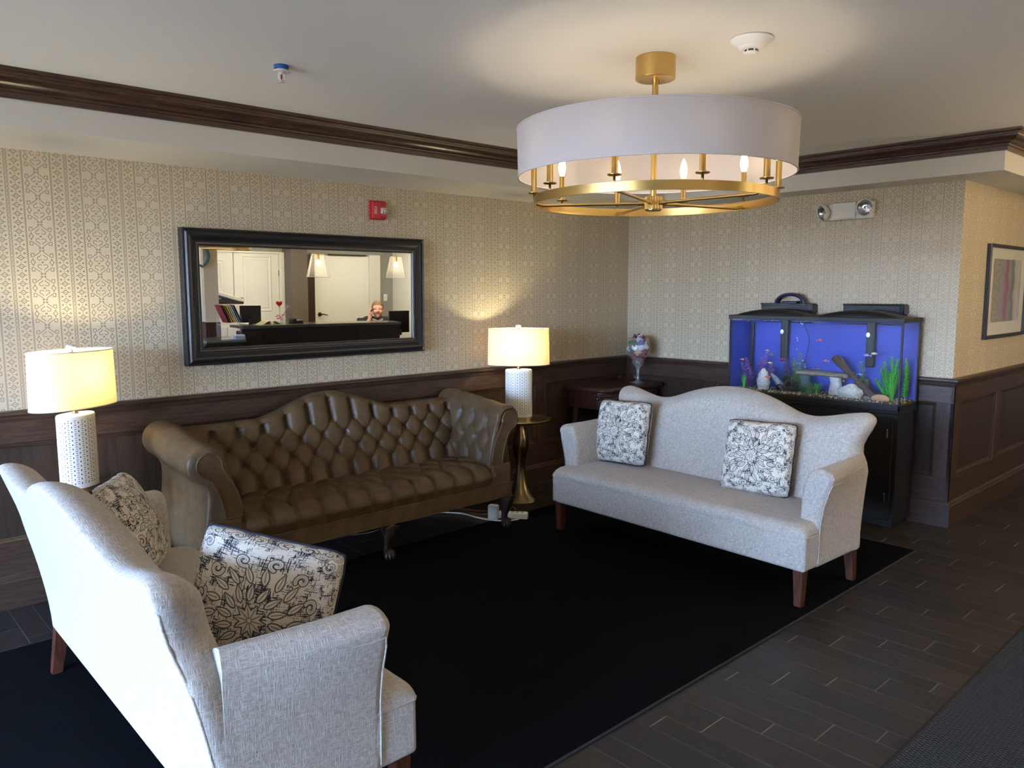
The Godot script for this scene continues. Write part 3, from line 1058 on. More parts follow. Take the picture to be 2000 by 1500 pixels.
func table_lamp(at: Vector3, turn: float, label: String) -> Node3D:
	var l := thing("table_lamp", label, "table lamp", at, turn, "white pierced lamps on brass end tables")
	var base := MB.new()
	base.grid([oval(0.0, 0.0, 0), oval(0.105, 0.068, 0), oval(0.105, 0.068, 0), oval(0.105, 0.068, 0.022), oval(0.105, 0.068, 0.022), oval(0, 0, 0.022)], true)
	mi("base", base, M.old_brass, l)
	var body := MB.new()
	body.grid([oval(0.102, 0.065, 0.36), oval(0.102, 0.065, 0.04)], true)
	mi("pierced_body", body, M.lattice, l)
	var slv := MB.new()
	slv.grid([oval(0.088, 0.052, 0.37), oval(0.088, 0.052, 0.02)], true)
	mi("added_shade_sleeve", slv, mat(rgb(52, 46, 38), 0.8), l)  # added dark sleeve, stands for the shade inside the pierced body
	var ends := MB.new()
	ends.grid([oval(0.100, 0.063, 0.018), oval(0.102, 0.065, 0.022), oval(0.102, 0.065, 0.042)], true)
	ends.grid([oval(0.102, 0.065, 0.358), oval(0.102, 0.065, 0.374), oval(0.099, 0.062, 0.381), oval(0.094, 0.057, 0.383), oval(0.0, 0.0, 0.384)], true)
	mi("collar", ends, M.ceramic, l)
	var core := MB.new()
	core.tube([Vector3(0, 0.01, 0), Vector3(0, 0.68, 0)], 0.006, 8)
	core.tube([Vector3(0, 0.375, 0), Vector3(0, 0.43, 0)], 0.014, 12)
	core.tube([Vector3(0, 0.43, 0), Vector3(0, 0.545, 0)], 0.018, 12)
	var harp := []
	for i in 17:
		var a := PI * i / 16
		harp.append(Vector3(cos(a) * 0.055, 0.47 + sin(a) * 0.215, 0))
	core.tube(harp, 0.0025, 6)
	mi("stem", core, M.old_brass, l)
	var b := MB.new()
	b.ell(Vector3(0, 0.585, 0), Vector3(0.03, 0.042, 0.03), Basis(), 14, 10)
	mi("bulb", b, glow(Color(1.0, 0.85, 0.55), 6.0), l)
	lamp_light(at + Vector3(0, 0.585, 0), Color(1.0, 0.95, 0.78), E_LAMP, 0.03)
	var sh := MB.new()
	sh.grid([oval(0.228, 0.128, 0.69), oval(0.234, 0.132, 0.42)], true)
	var m := mat(rgb(240, 226, 196), 0.8)
	m.backlight_enabled = true
	m.backlight = Color(0.75, 0.62, 0.42)
	m.cull_mode = BaseMaterial3D.CULL_DISABLED
	var s := mi("shade", sh, m, l)
	var rim := MB.new()
	for q in [[0.228, 0.128, 0.69], [0.234, 0.132, 0.42]]:
		var pts := []
		for v in oval(q[0], q[1], q[2]).slice(0, 56): pts.append(v)
		rim.tube(pts, 0.0028, 6, true)
	mi("rim", rim, mat(rgb(226, 214, 190), 0.8), s)
	var f := MB.new()
	f.lathe([Vector2(0, 0.683), Vector2(0.012, 0.685), Vector2(0.008, 0.692), Vector2(0.007, 0.697), Vector2(0.021, 0.703), Vector2(0.023, 0.709), Vector2(0.021, 0.716), Vector2(0.010, 0.720), Vector2(0, 0.7205)], 20)
	mi("finial", f, M.white, l)
	return l

func end_table(at: Vector3, label: String) -> Node3D:
	var t := thing("end_table", label, "side table", at, 0.0, "round brass pedestal end tables")
	var top := MB.new()
	top.lathe([Vector2(0, 0.612), Vector2(0.10, 0.612), Vector2(0.225, 0.620), Vector2(0.234, 0.628), Vector2(0.236, 0.634), Vector2(0.232, 0.637), Vector2(0.222, 0.633), Vector2(0.0, 0.631)], 56)
	mi("top", top, M.old_brass, t)
	var prof := []
	for q in [[0.0, 0.0], [0.132, 0.0], [0.135, 0.004], [0.128, 0.012], [0.105, 0.032], [0.082, 0.065], [0.062, 0.11], [0.047, 0.165], [0.037, 0.22], [0.034, 0.265], [0.040, 0.32], [0.053, 0.37], [0.062, 0.415], [0.063, 0.45], [0.056, 0.495], [0.043, 0.54], [0.033, 0.58], [0.031, 0.612], [0.0, 0.612]]: prof.append(Vector2(q[0], q[1]))
	var ped := MB.new()
	ped.lathe(prof, 36)
	mi("pedestal", ped, M.old_brass, t)
	return t

func lamps_and_tables() -> void:
	end_table(Vector3(-1.628, 0, 0.29), "brass pedestal end table between the leather sofa and the right settee")
	end_table(Vector3(-4.675, 0, 0.335), "brass end table mostly hidden behind the left settee")
	table_lamp(Vector3(-1.640, 0.631, 0.285), -0.75, "lit table lamp right of the leather sofa, white pierced base")
	table_lamp(Vector3(-4.675, 0.631, 0.345), 0.55, "lit table lamp behind the left settee, white pierced base")

# height of a buttoned cushion: creases run along a+b and a-b whole numbers, buttons where both are whole
func tuft(a: float, b: float) -> float:
	var p := absf(sin(PI * (a + b)))
	var q := absf(sin(PI * (a - b)))
	return pow(p * q + 1e-6, 0.27)
func dip(a: float, b: float, da: float, db: float, r: float) -> float:   # the pull of the nearest button
	var best := 1e9
	var b2 := roundf(b * 2.0) / 2.0
	for k in [-0.5, 0.0, 0.5]:
		var bb: float = b2 + k
		var off := 0.5 if int(roundf(bb * 2.0)) % 2 != 0 else 0.0
		var aa := roundf(a - off) + off
		best = minf(best, Vector2((a - aa) * da, (b - bb) * db).length_squared())
	return exp(-best / (r * r))

func hump(x: float) -> float:
	var d := absf(x + 0.01)
	return 0.5 + 0.5 * cos(PI * d / 0.52) if d < 0.52 else 0.0

func smooth_loop(P: Array, m: int) -> PackedVector2Array:   # closed Catmull-Rom through the points, m per span
	var r := PackedVector2Array()
	var n := P.size()
	for i in n:
		for k in m:
			r.push_back((P[i] as Vector2).cubic_interpolate(P[(i + 1) % n], P[(i + n - 1) % n], P[(i + 2) % n], float(k) / m))
	return r

func leather_sofa() -> void:
	var t := thing("leather_sofa", "brown button-tufted leather sofa with rolled arms under the mirror", "sofa", Vector3(-3.19, 0, 0))
	var L: Material = M.leather
	var A := 0.030
	# --- back
	var rows := []
	var xs := []
	for i in 361: xs.append(-0.94 + 1.88 * i / 360.0)
	var NR := 84
	for r in NR + 1:
		var f := float(r) / NR
		var row := PackedVector3Array()
		for x in xs:
			var top := 0.852 + 0.120 * hump(x)
			var y0 := 0.43
			var y1 := top - 0.035
			var a: float = (x + 0.021) / 0.1515
			var lift := 0.022 * hump(x)
			var q: Vector3
			if f < 0.8:
				var y := lerpf(y0, y1, f / 0.8)
				var b := clampf((y - 0.785 - lift * clampf((y - 0.5) / 0.28, 0, 1)) / 0.176, -1.5, 0.0)
				var h := tuft(a, b) * A - dip(a, b, 0.1515, 0.176, 0.019) * 0.022
				var yy := y
				var fade := clampf((y - 0.44) / 0.05, 0, 1)
				q = Vector3(x, yy + h * 0.25 * fade, 0.352 - (y - 0.43) * 0.33 + h * 0.97)
			else:
				var g := (f - 0.8) / 0.2
				var z0 := 0.352 - (y1 - 0.43) * 0.33
				var ang := PI * g
				var h := pow(absf(sin(PI * a)) + 1e-4, 0.72) * A * (1.0 - g)
				q = Vector3(x, y1 + sin(ang) * (0.033 + h * 0.3), z0 + h * cos(ang * 0.5) * 0.97 - 0.065 * (1 - cos(ang)))
			row.push_back(q)
		rows.append(row)
	for y in [0.6, 0.25]:
		var row := PackedVector3Array()
		for x in xs: row.push_back(Vector3(x, y, 0.085))
		rows.append(row)
	var bk := MB.new()
	bk.grid(rows, false, false, Vector3(0, 0.3, 1))
	var back := mi("backrest", bk, L, t)
	var btn := MB.new()
	btn.ell(Vector3.ZERO, Vector3(0.0085, 0.0085, 0.0055), Basis(), 8, 5)
	var btn_mesh := btn.done()
	for r in 4:
		for k in range(-7, 8):
			var x := -0.021 + 0.1515 * (k + (0.5 if r % 2 else 0.0))
			if absf(x) > 0.84: continue
			var y := 0.785 + 0.022 * hump(x) * clampf(1.0 - r * 0.3, 0, 1) - 0.088 * r
			var o := mi("button", btn_mesh, L, back)
			o.position = Vector3(x, y + 0.001, 0.352 - (y - 0.43) * 0.33 - 0.017)
	# --- seat
	var path := []      # z, y, normal z, normal y, fade, lattice z
	for i in 44: path.append([0.33 + 0.37 * i / 44.0, 0.447 + 0.008 * sin(PI * i / 44.0), 0.0, 1.0, 1.0])
	for i in 17:
		var a := PI / 2 * i / 16.0
		path.append([0.70 + 0.085 * sin(a), 0.372 + 0.075 * cos(a), sin(a), cos(a), 1.0 - 0.5 * i / 16.0])
	for i in range(1, 6): path.append([0.785 - 0.003 * i, 0.372 - 0.052 * i / 5.0, 1.0, 0.0, 0.5 - 0.5 * i / 5.0])
	rows = []
	var xs2 := []
	for i in 261: xs2.append(-0.875 + 1.75 * i / 260.0)
	for s in path:
		var row := PackedVector3Array()
		for x in xs2:
			var a: float = (x + 0.695) / 0.1545
			var b := clampf((s[0] - 0.640) / 0.245, -1.5, 0.0)
			var h: float = (tuft(a, b) * 0.026 - dip(a, b, 0.1545, 0.245, 0.017) * 0.018) * s[4]
			row.push_back(Vector3(x, s[1] + h * s[3] - 0.006 * s[3], s[0] + h * s[2]))
		rows.append(row)
	var st := MB.new()
	st.grid(rows, false, false, Vector3(0, 1, 1))
	for e in [0, 260]:
		var loop := PackedVector3Array()
		for row in rows: loop.push_back(row[e])
		loop.push_back(Vector3(loop[0].x, 0.3, 0.33))
		st.cap(loop, Vector3(-1 if e == 0 else 1, 0, 0))
	var seat := mi("seat", st, L, t)
	for r in 3:
		for k in range(-6, 7):
			var x := -0.695 + 0.1545 * (k + 5 + (0.5 if r % 2 else 0.0))
			if absf(x) > 0.82: continue
			var o := mi("button", btn_mesh, L, seat)
			o.position = Vector3(x, 0.431, 0.640 - 0.1225 * r)
			o.rotation.x = -PI / 2
	# --- rail
	var rl := MB.new()
	rl.box(Vector3(0, 0.272, 0.43), Vector3(2.06, 0.095, 0.69), 0.012, 2)
	mi("seat_rail", rl, L, t)
	var pp := MB.new()
	pp.tube([Vector3(-1.03, 0.319, 0.776), Vector3(1.03, 0.319, 0.776)], 0.005, 6)
	pp.tube([Vector3(-1.03, 0.228, 0.776), Vector3(1.03, 0.228, 0.776)], 0.004, 6)
	mi("piping", pp, L, t)
	# --- arms
	for s in [-1.0, 1.0]:
		var secs := []
		var zs := []
		for i in 56: zs.append(0.10 + 0.64 * i / 55.0)
		zs.append_array([0.750, 0.757, 0.761])
		for z in zs:
			var f := clampf((z - 0.10) / 0.66, 0, 1)
			var dy := 0.055 * (1.0 - smoothstep(0.0, 1.0, f))
			var inset := 0.0 if z <= 0.741 else ([0.004, 0.011, 0.022][zs.find(z) - 56] as float)
			var c := PackedVector3Array()
			for i in 26:
				var y := 0.40 + 0.345 * i / 25.0
				var u := 0.062 * pow(maxf(y - 0.44, 0) / 0.30, 2.0)
				var a: float = (z - 0.235) / 0.135
				var b := clampf((y - 0.70) / 0.17, -1.0, 0.0)
				var k := smoothstep(0.44, 0.50, y) * smoothstep(0.74, 0.68, z) * smoothstep(0.14, 0.2, z)
				var h := (tuft(a, b) * 0.024 - dip(a, b, 0.135, 0.17, 0.014) * 0.011) * k
				u += 0.020 * k - h + inset
				c.push_back(Vector3(s * (0.85 + u), y + dy * clampf((y - 0.5) / 0.24, 0, 1), z))
			for i in 26:
				var an := PI * lerpf(0.93, -0.32, (i + 1) / 26.0)
				var pl := 0.006 * pow(absf(sin(PI * (z - 0.235) / 0.135)), 0.6) * smoothstep(0.70, 0.60, z) * sin(clampf(an, 0, PI)) if s > 0 else 0.0
				var rr := 0.099 - inset + pl
				c.push_back(Vector3(s * (0.85 + 0.162 + cos(an) * rr), 0.744 + dy + sin(an) * rr, z))
			for q in [[0.180, 0.640], [0.166, 0.61], [0.165, 0.57], [0.174, 0.50], [0.182, 0.40], [0.188, 0.30], [0.190, 0.225]]:
				c.push_back(Vector3(s * (0.85 + q[0] - inset), q[1] + dy * clampf((q[1] - 0.5) / 0.2, 0, 1), z))
			c.push_back(Vector3(s * 0.87, 0.225, z))
			secs.append(c)
		var am := MB.new()
		am.loft(secs)
		var arm := mi("arm", am, L, t)
		# scrolled facing panel on the front of the arm
		var poly := []
		for q in [[0.004, 0.462], [0.002, 0.50], [0.010, 0.55], [0.026, 0.60], [0.048, 0.645], [0.074, 0.69]]: poly.append(Vector2(s * (0.85 + q[0]), q[1]))
		for i in 19:
			var an := PI * lerpf(1.06, -0.42, i / 18.0)
			poly.append(Vector2(s * (0.85 + 0.158 + cos(an) * 0.064), 0.745 + sin(an) * 0.064))
		for q in [[0.150, 0.665], [0.134, 0.635], [0.117, 0.595], [0.101, 0.54], [0.092, 0.50], [0.090, 0.462]]: poly.append(Vector2(s * (0.85 + q[0]), q[1]))
		var fp := MB.new()
		fp.prism(poly, 0.750, 0.776)
		var facing := mi("facing_panel", fp, L, arm)
		var pts := []
		for q in poly: pts.append(Vector3(q.x, q.y, 0.775))
		var pi_ := MB.new()
		pi_.tube(pts, 0.0055, 6, true)
		mi("piping", pi_, L, facing)
		var fb := MB.new()
		fb.box(Vector3(s * 0.935, 0.34, 0.752), Vector3(0.165, 0.235, 0.050), 0.012, 2)
		mi("arm_block", fb, L, arm)
	# --- carved feet
	for f in [[-0.90, 0.72], [0.05, 0.72], [1.0, 0.72], [-0.95, 0.15], [0.95, 0.15]]:
		var w := Vector3(f[0], 0, f[1])
		var lg := MB.new()
		lg.tube([w + Vector3(0, 0.235, 0), w + Vector3(0, 0.20, 0.012), w + Vector3(0, 0.165, 0.022), w + Vector3(0, 0.13, 0.018), w + Vector3(0, 0.09, 0.006), w + Vector3(0, 0.058, 0.004), w + Vector3(0, 0.04, 0.010)], [0.052, 0.050, 0.042, 0.031, 0.022, 0.022, 0.026], 14)
		lg.ell(w + Vector3(0, 0.028, 0.016), Vector3(0.030, 0.028, 0.030), Basis(), 12, 8)
		for k in 4:
			var d := Vector3(sin(-0.9 + 0.6 * k), 0, cos(-0.9 + 0.6 * k))
			lg.tube([w + Vector3(0, 0.062, 0.008) + d * 0.012, w + Vector3(0, 0.054, 0.014) + d * 0.026, w + Vector3(0, 0.030, 0.016) + d * 0.036, w + Vector3(0, 0.008, 0.016) + d * 0.034], [0.010, 0.011, 0.010, 0.006], 7)
		var leg := mi("claw_foot", lg, M.claw, t)
		if f[1] > 0.5:
			var shl := MB.new()
			for k in 9:
				var an := -1.15 + 2.3 * k / 8.0
				var bs := Basis(Vector3(0, 0, 1), an)
				shl.ell(w + Vector3(0, 0.226, 0.040) + bs * Vector3(0, -0.034, 0.012), Vector3(0.0085, 0.036, 0.012), bs, 8, 6)
			mi("carved_shell", shl, M.claw, leg)

func settee(label: String, at: Vector3, turn: float) -> Node3D:
	var t := thing("settee", label, "settee", at, turn)
	var F: Material = M.fabric
	mi("seat_base", bx(Vector3(0, 0.292, 0.0), Vector3(1.81, 0.185, 0.598), 0.018, 3), F, t)
	# seat: a tight cushion with a waterfall front and a slight crown
	var rows := []
	var xs := [-0.906]
	for i in 5: xs.append(-0.905 + 0.045 * (1.0 - cos(PI / 2 * (i + 1) / 5.0)))
	for i in 21: xs.append(-0.84 + 1.68 * i / 20.0)
	for i in 5: xs.append(0.86 + 0.045 * sin(PI / 2 * (i + 1) / 5.0))
	var prof := []
	for i in 9: prof.append(Vector2(-0.25 + 0.49 * i / 8.0, 0.432 + 0.012 * sin(PI * clampf(i / 8.0, 0, 1) * 0.9)))
	for i in range(1, 9):
		var a := PI / 2 * i / 8.0
		prof.append(Vector2(0.24 + 0.064 * sin(a), 0.383 + 0.052 * cos(a)))
	prof.append(Vector2(0.302, 0.372))
	for q in prof:
		var row := PackedVector3Array()
		for x in xs:
			var e: float = 0.906 - absf(x)
			var k := sqrt(1.0 - pow(1.0 - clampf(e / 0.045, 0, 1), 2.0))
			var y := lerpf(0.372, q.y + 0.010 * cos(x * 1.6) - 0.004, k)
			row.push_back(Vector3(x, y if q.y > 0.373 else 0.372, q.x - 0.012 * (1 - k) * clampf((q.x - 0.2) / 0.1, 0, 1)))
		rows.append(row)
	var sm := MB.new()
	sm.grid(rows, false, false, Vector3(0, 1, 0.5))
	var seat := mi("seat", sm, F, t)
	var w0 := MB.new()
	w0.tube([Vector3(-0.904, 0.377, 0.10), Vector3(-0.906, 0.377, 0.285), Vector3(-0.895, 0.377, 0.300), Vector3(0.895, 0.377, 0.300), Vector3(0.906, 0.377, 0.285), Vector3(0.904, 0.377, 0.10)], 0.0038, 6)
	mi("welt", w0, F, seat)
	# backrest
	var zc := func(y: float) -> float: return -0.262 - 0.165 * pow(maxf(y - 0.2, 0.0) / 0.75, 1.5)
	var Wf := func(y: float) -> float:
		return 0.906 - 0.048 * smoothstep(0.62, 0.735, y) + 0.058 * smoothstep(0.735, 0.92, y)
	var Tf := func(s: float) -> float:   # s in -1..1
		var x := absf(s) * 0.91
		var y := 0.935 - 0.058 * exp(-pow((x - 0.55) / 0.2, 2.0)) + 0.060 * (0.5 + 0.5 * cos(PI * clampf(x / 0.50, 0, 1)))
		var d := 0.91 - x
		if d < 0.075: y -= 0.075 - sqrt(maxf(0.075 * 0.075 - pow(0.075 - d, 2.0), 0.0))
		return y
	var ss := []
	for i in 97: ss.append(sin(PI / 2 * sin(PI / 2 * (-1.0 + 2.0 * i / 96.0))))
	var ts := []
	for i in 57: ts.append(1.0 - pow(1.0 - i / 56.0, 2.2))
	var front := []
	var rear := []
	for tt in ts:
		var fr := PackedVector3Array()
		var br := PackedVector3Array()
		for s in ss:
			var top: float = Tf.call(s)
			var y: float = lerpf(0.2, top, tt)
			var x: float = s * Wf.call(y)
			var es: float = Wf.call(y) - absf(x)
			var et := top - y
			var fo := func(e: float, r: float) -> float: return sqrt(maxf(1.0 - pow(1.0 - clampf(e / r, 0, 1), 2.0), 0.0))
			var a: float = fo.call(es, 0.065) * fo.call(et, 0.085)
			var b: float = fo.call(es, 0.016) * fo.call(et, 0.016)
			fr.push_back(Vector3(x, y, zc.call(y) + 0.088 * a + 0.018 * cos(s * PI / 2) * a))
			br.push_back(Vector3(x, y, zc.call(y) - 0.036 * b))
		front.append(fr)
		rear.append(br)
	var bm := MB.new()
	bm.grid(front, false, false, Vector3(0, 0.2, 1))
	bm.grid(rear, false, false, Vector3(0, 0, -1))
	var back := mi("backrest", bm, F, t)
	var wp := []
	for i in 15:
		var y := lerpf(0.205, 0.845, i / 14.0)
		wp.append(Vector3(-(Wf.call(y) - 0.010), y, zc.call(y) - 0.030))
	for i in range(1, 60):
		var s := -0.985 + 1.97 * i / 60.0
		var y: float = Tf.call(s) - 0.013
		wp.append(Vector3(s * (Wf.call(y) - 0.004), y, zc.call(y) - 0.031))
	for i in 15:
		var y := lerpf(0.845, 0.205, i / 14.0)
		wp.append(Vector3(Wf.call(y) - 0.010, y, zc.call(y) - 0.030))
	var wm := MB.new()
	wm.tube(wp, 0.0055, 6)
	mi("welt", wm, F, back)
	# arms
	var P := [Vector2(0.797, 0.40), Vector2(0.799, 0.50), Vector2(0.806, 0.60), Vector2(0.822, 0.655), Vector2(0.846, 0.690), Vector2(0.882, 0.707), Vector2(0.922, 0.705), Vector2(0.955, 0.690), Vector2(0.970, 0.664), Vector2(0.962, 0.634), Vector2(0.944, 0.58), Vector2(0.925, 0.51), Vector2(0.913, 0.44), Vector2(0.908, 0.36), Vector2(0.906, 0.28), Vector2(0.906, 0.205), Vector2(0.85, 0.20), Vector2(0.80, 0.30)]
	var loop := smooth_loop(P, 3)
	for s in [-1.0, 1.0]:
		var secs := []
		for q in [[-0.29, 0.0], [-0.15, 0.0], [0.0, 0.0], [0.145, 0.0], [0.158, 0.003], [0.168, 0.009], [0.174, 0.018]]:
			var c := PackedVector3Array()
			for i in loop.size():
				var p := loop[i]
				var g := (loop[(i + 1) % loop.size()] - loop[(i + loop.size() - 1) % loop.size()]).normalized()
				var nn := Vector2(g.y, -g.x)      # inward for this order
				var lift := 0.012 * clampf((p.y - 0.6) / 0.1, 0, 1) * clampf((-0.05 - q[0]) / 0.2, 0, 1)
				var flare: float = smoothstep(-0.28, 0.12, q[0])
				if p.x > 0.9: p.x = lerpf(minf(p.x, 0.907 - 0.25 * maxf(p.y - 0.66, 0.0)), p.x, flare)
				c.push_back(Vector3(s * (p.x + nn.x * q[1]), p.y + nn.y * q[1] + lift, q[0]))
			secs.append(c)
		var am := MB.new()
		am.loft(secs)
		var arm := mi("arm", am, F, t)
		var wl := MB.new()
		wl.tube([Vector3(s * 0.908, 0.660, -0.28), Vector3(s * 0.922, 0.648, -0.14), Vector3(s * 0.946, 0.636, 0.0), Vector3(s * 0.961, 0.632, 0.10), Vector3(s * 0.961, 0.632, 0.155)], 0.003, 6)
		wl.tube([Vector3(s * 0.961, 0.632, 0.155), Vector3(s * 0.950, 0.60, 0.163), Vector3(s * 0.924, 0.51, 0.164), Vector3(s * 0.911, 0.42, 0.164), Vector3(s * 0.907, 0.22, 0.164)], 0.0028, 6)
		mi("welt", wl, F, arm)
	# legs
	for s in [-1.0, 1.0]:
		for q in [[0.255, 0.0], [-0.27, -0.035]]:
			var lg := MB.new()
			var secs := []
			for f in [[0.21, 0.027], [0.005, 0.0185], [0.0, 0.017]]:
				var c := Vector3(s * 0.862, f[0], q[0] + q[1] * (1.0 - f[0] / 0.21))
				var h: float = f[1]
				secs.append(PackedVector3Array([c + Vector3(-h, 0, -h), c + Vector3(h, 0, -h), c + Vector3(h, 0, h), c + Vector3(-h, 0, h)]))
			for k in 2:
				var a: PackedVector3Array = secs[k]
				var b: PackedVector3Array = secs[k + 1]
				for i in 4:
					var j := (i + 1) % 4
					lg.face([a[i], a[j], b[j], b[i]], ((a[i] + a[j]) / 2 - (a[0] + a[2]) / 2).normalized())
			lg.cap(secs[2], Vector3.DOWN)
			mi("leg", lg, M.legwood, t)
	return t

func cushion(label: String, at: Vector3, b: Basis, size := 0.43, fat := 0.20) -> Node3D:
	var t := thing("throw_pillow", label, "pillow", at, 0.0, "four scroll patterned pillows on the settees")
	t.basis = b
	var N := 36
	var edge := func(s: float, q: float) -> Vector2:   # pinched outline
		return Vector2(s * (1.0 - 0.045 * (1.0 - q * q)), q * (1.0 - 0.045 * (1.0 - s * s))) * size / 2 * (1.0 - 0.065 * pow(absf(s * q), 5.0))
	for f in [1.0, -1.0]:
		var rows := []
		for j in N + 1:
			var row := PackedVector3Array()
			for i in N + 1:
				var s := sin(PI / 2 * (-1.0 + 2.0 * i / N))
				var q := sin(PI / 2 * (1.0 - 2.0 * j / N))
				var e: Vector2 = edge.call(s, q)
				var th := pow(maxf((1.0 - s * s) * (1.0 - q * q), 0.0), 0.40) * fat / 2
				th *= 1.0 + 0.05 * sin(s * 7.0 + q * 3.0)
				row.push_back(Vector3(e.x, e.y, th * f))
			rows.append(row)
		var m := MB.new()
		m.grid(rows, false, false, Vector3(0, 0, f))
		mi("cover", m, M.cushion, t)
	var pts := []
	for k in 4:
		for i in 16:
			var s := sin(PI / 2 * (-1.0 + 2.0 * i / 16.0))
			var e: Vector2 = edge.call([s, 1.0, -s, -1.0][k], [1.0, -s, -1.0, s][k])
			pts.append(Vector3(e.x, e.y, 0.004 * sin(i * 2.4 + k)))
	var pm := MB.new()
	pm.tube(pts, 0.0055, 6, true)
	mi("piping", pm, M.navy, t)
	return t

func settees() -> void:
	settee("pale grey chenille camelback settee standing before the aquarium", Vector3(-1.737, 0, 1.912), -PI / 2 - 0.0314)
	settee("pale grey chenille camelback settee seen from behind", Vector3(-4.655, 0, 1.826), PI / 2)
	var rt := -PI / 2 - 0.0314
	cushion("scroll patterned pillow at the end of the right settee nearer the lamp", Vector3(-1.60, 0.655, 1.27), Basis.from_euler(Vector3(-0.22, rt + 0.05, 0.04)), 0.43)
	cushion("scroll patterned pillow on the right settee below the aquarium", Vector3(-1.61, 0.640, 2.28), Basis.from_euler(Vector3(-0.28, rt + 0.10, 0.03)), 0.43)
	cushion("scroll patterned pillow at the far end of the left settee by the lamp", Vector3(-4.72, 0.655, 1.25), Basis.from_euler(Vector3(-0.38, 1.05, -0.05)), 0.43)
	var px := Vector3(0.27, -0.085, 0.27).normalized()
	var pz := Vector3(-0.70, 0.10, 0.70)
	pz = (pz - px * pz.dot(px)).normalized()
	cushion("large scroll patterned pillow against the near arm of the left settee", Vector3(-4.655, 0.625, 2.335), Basis(px, pz.cross(px), pz), 0.46, 0.24)

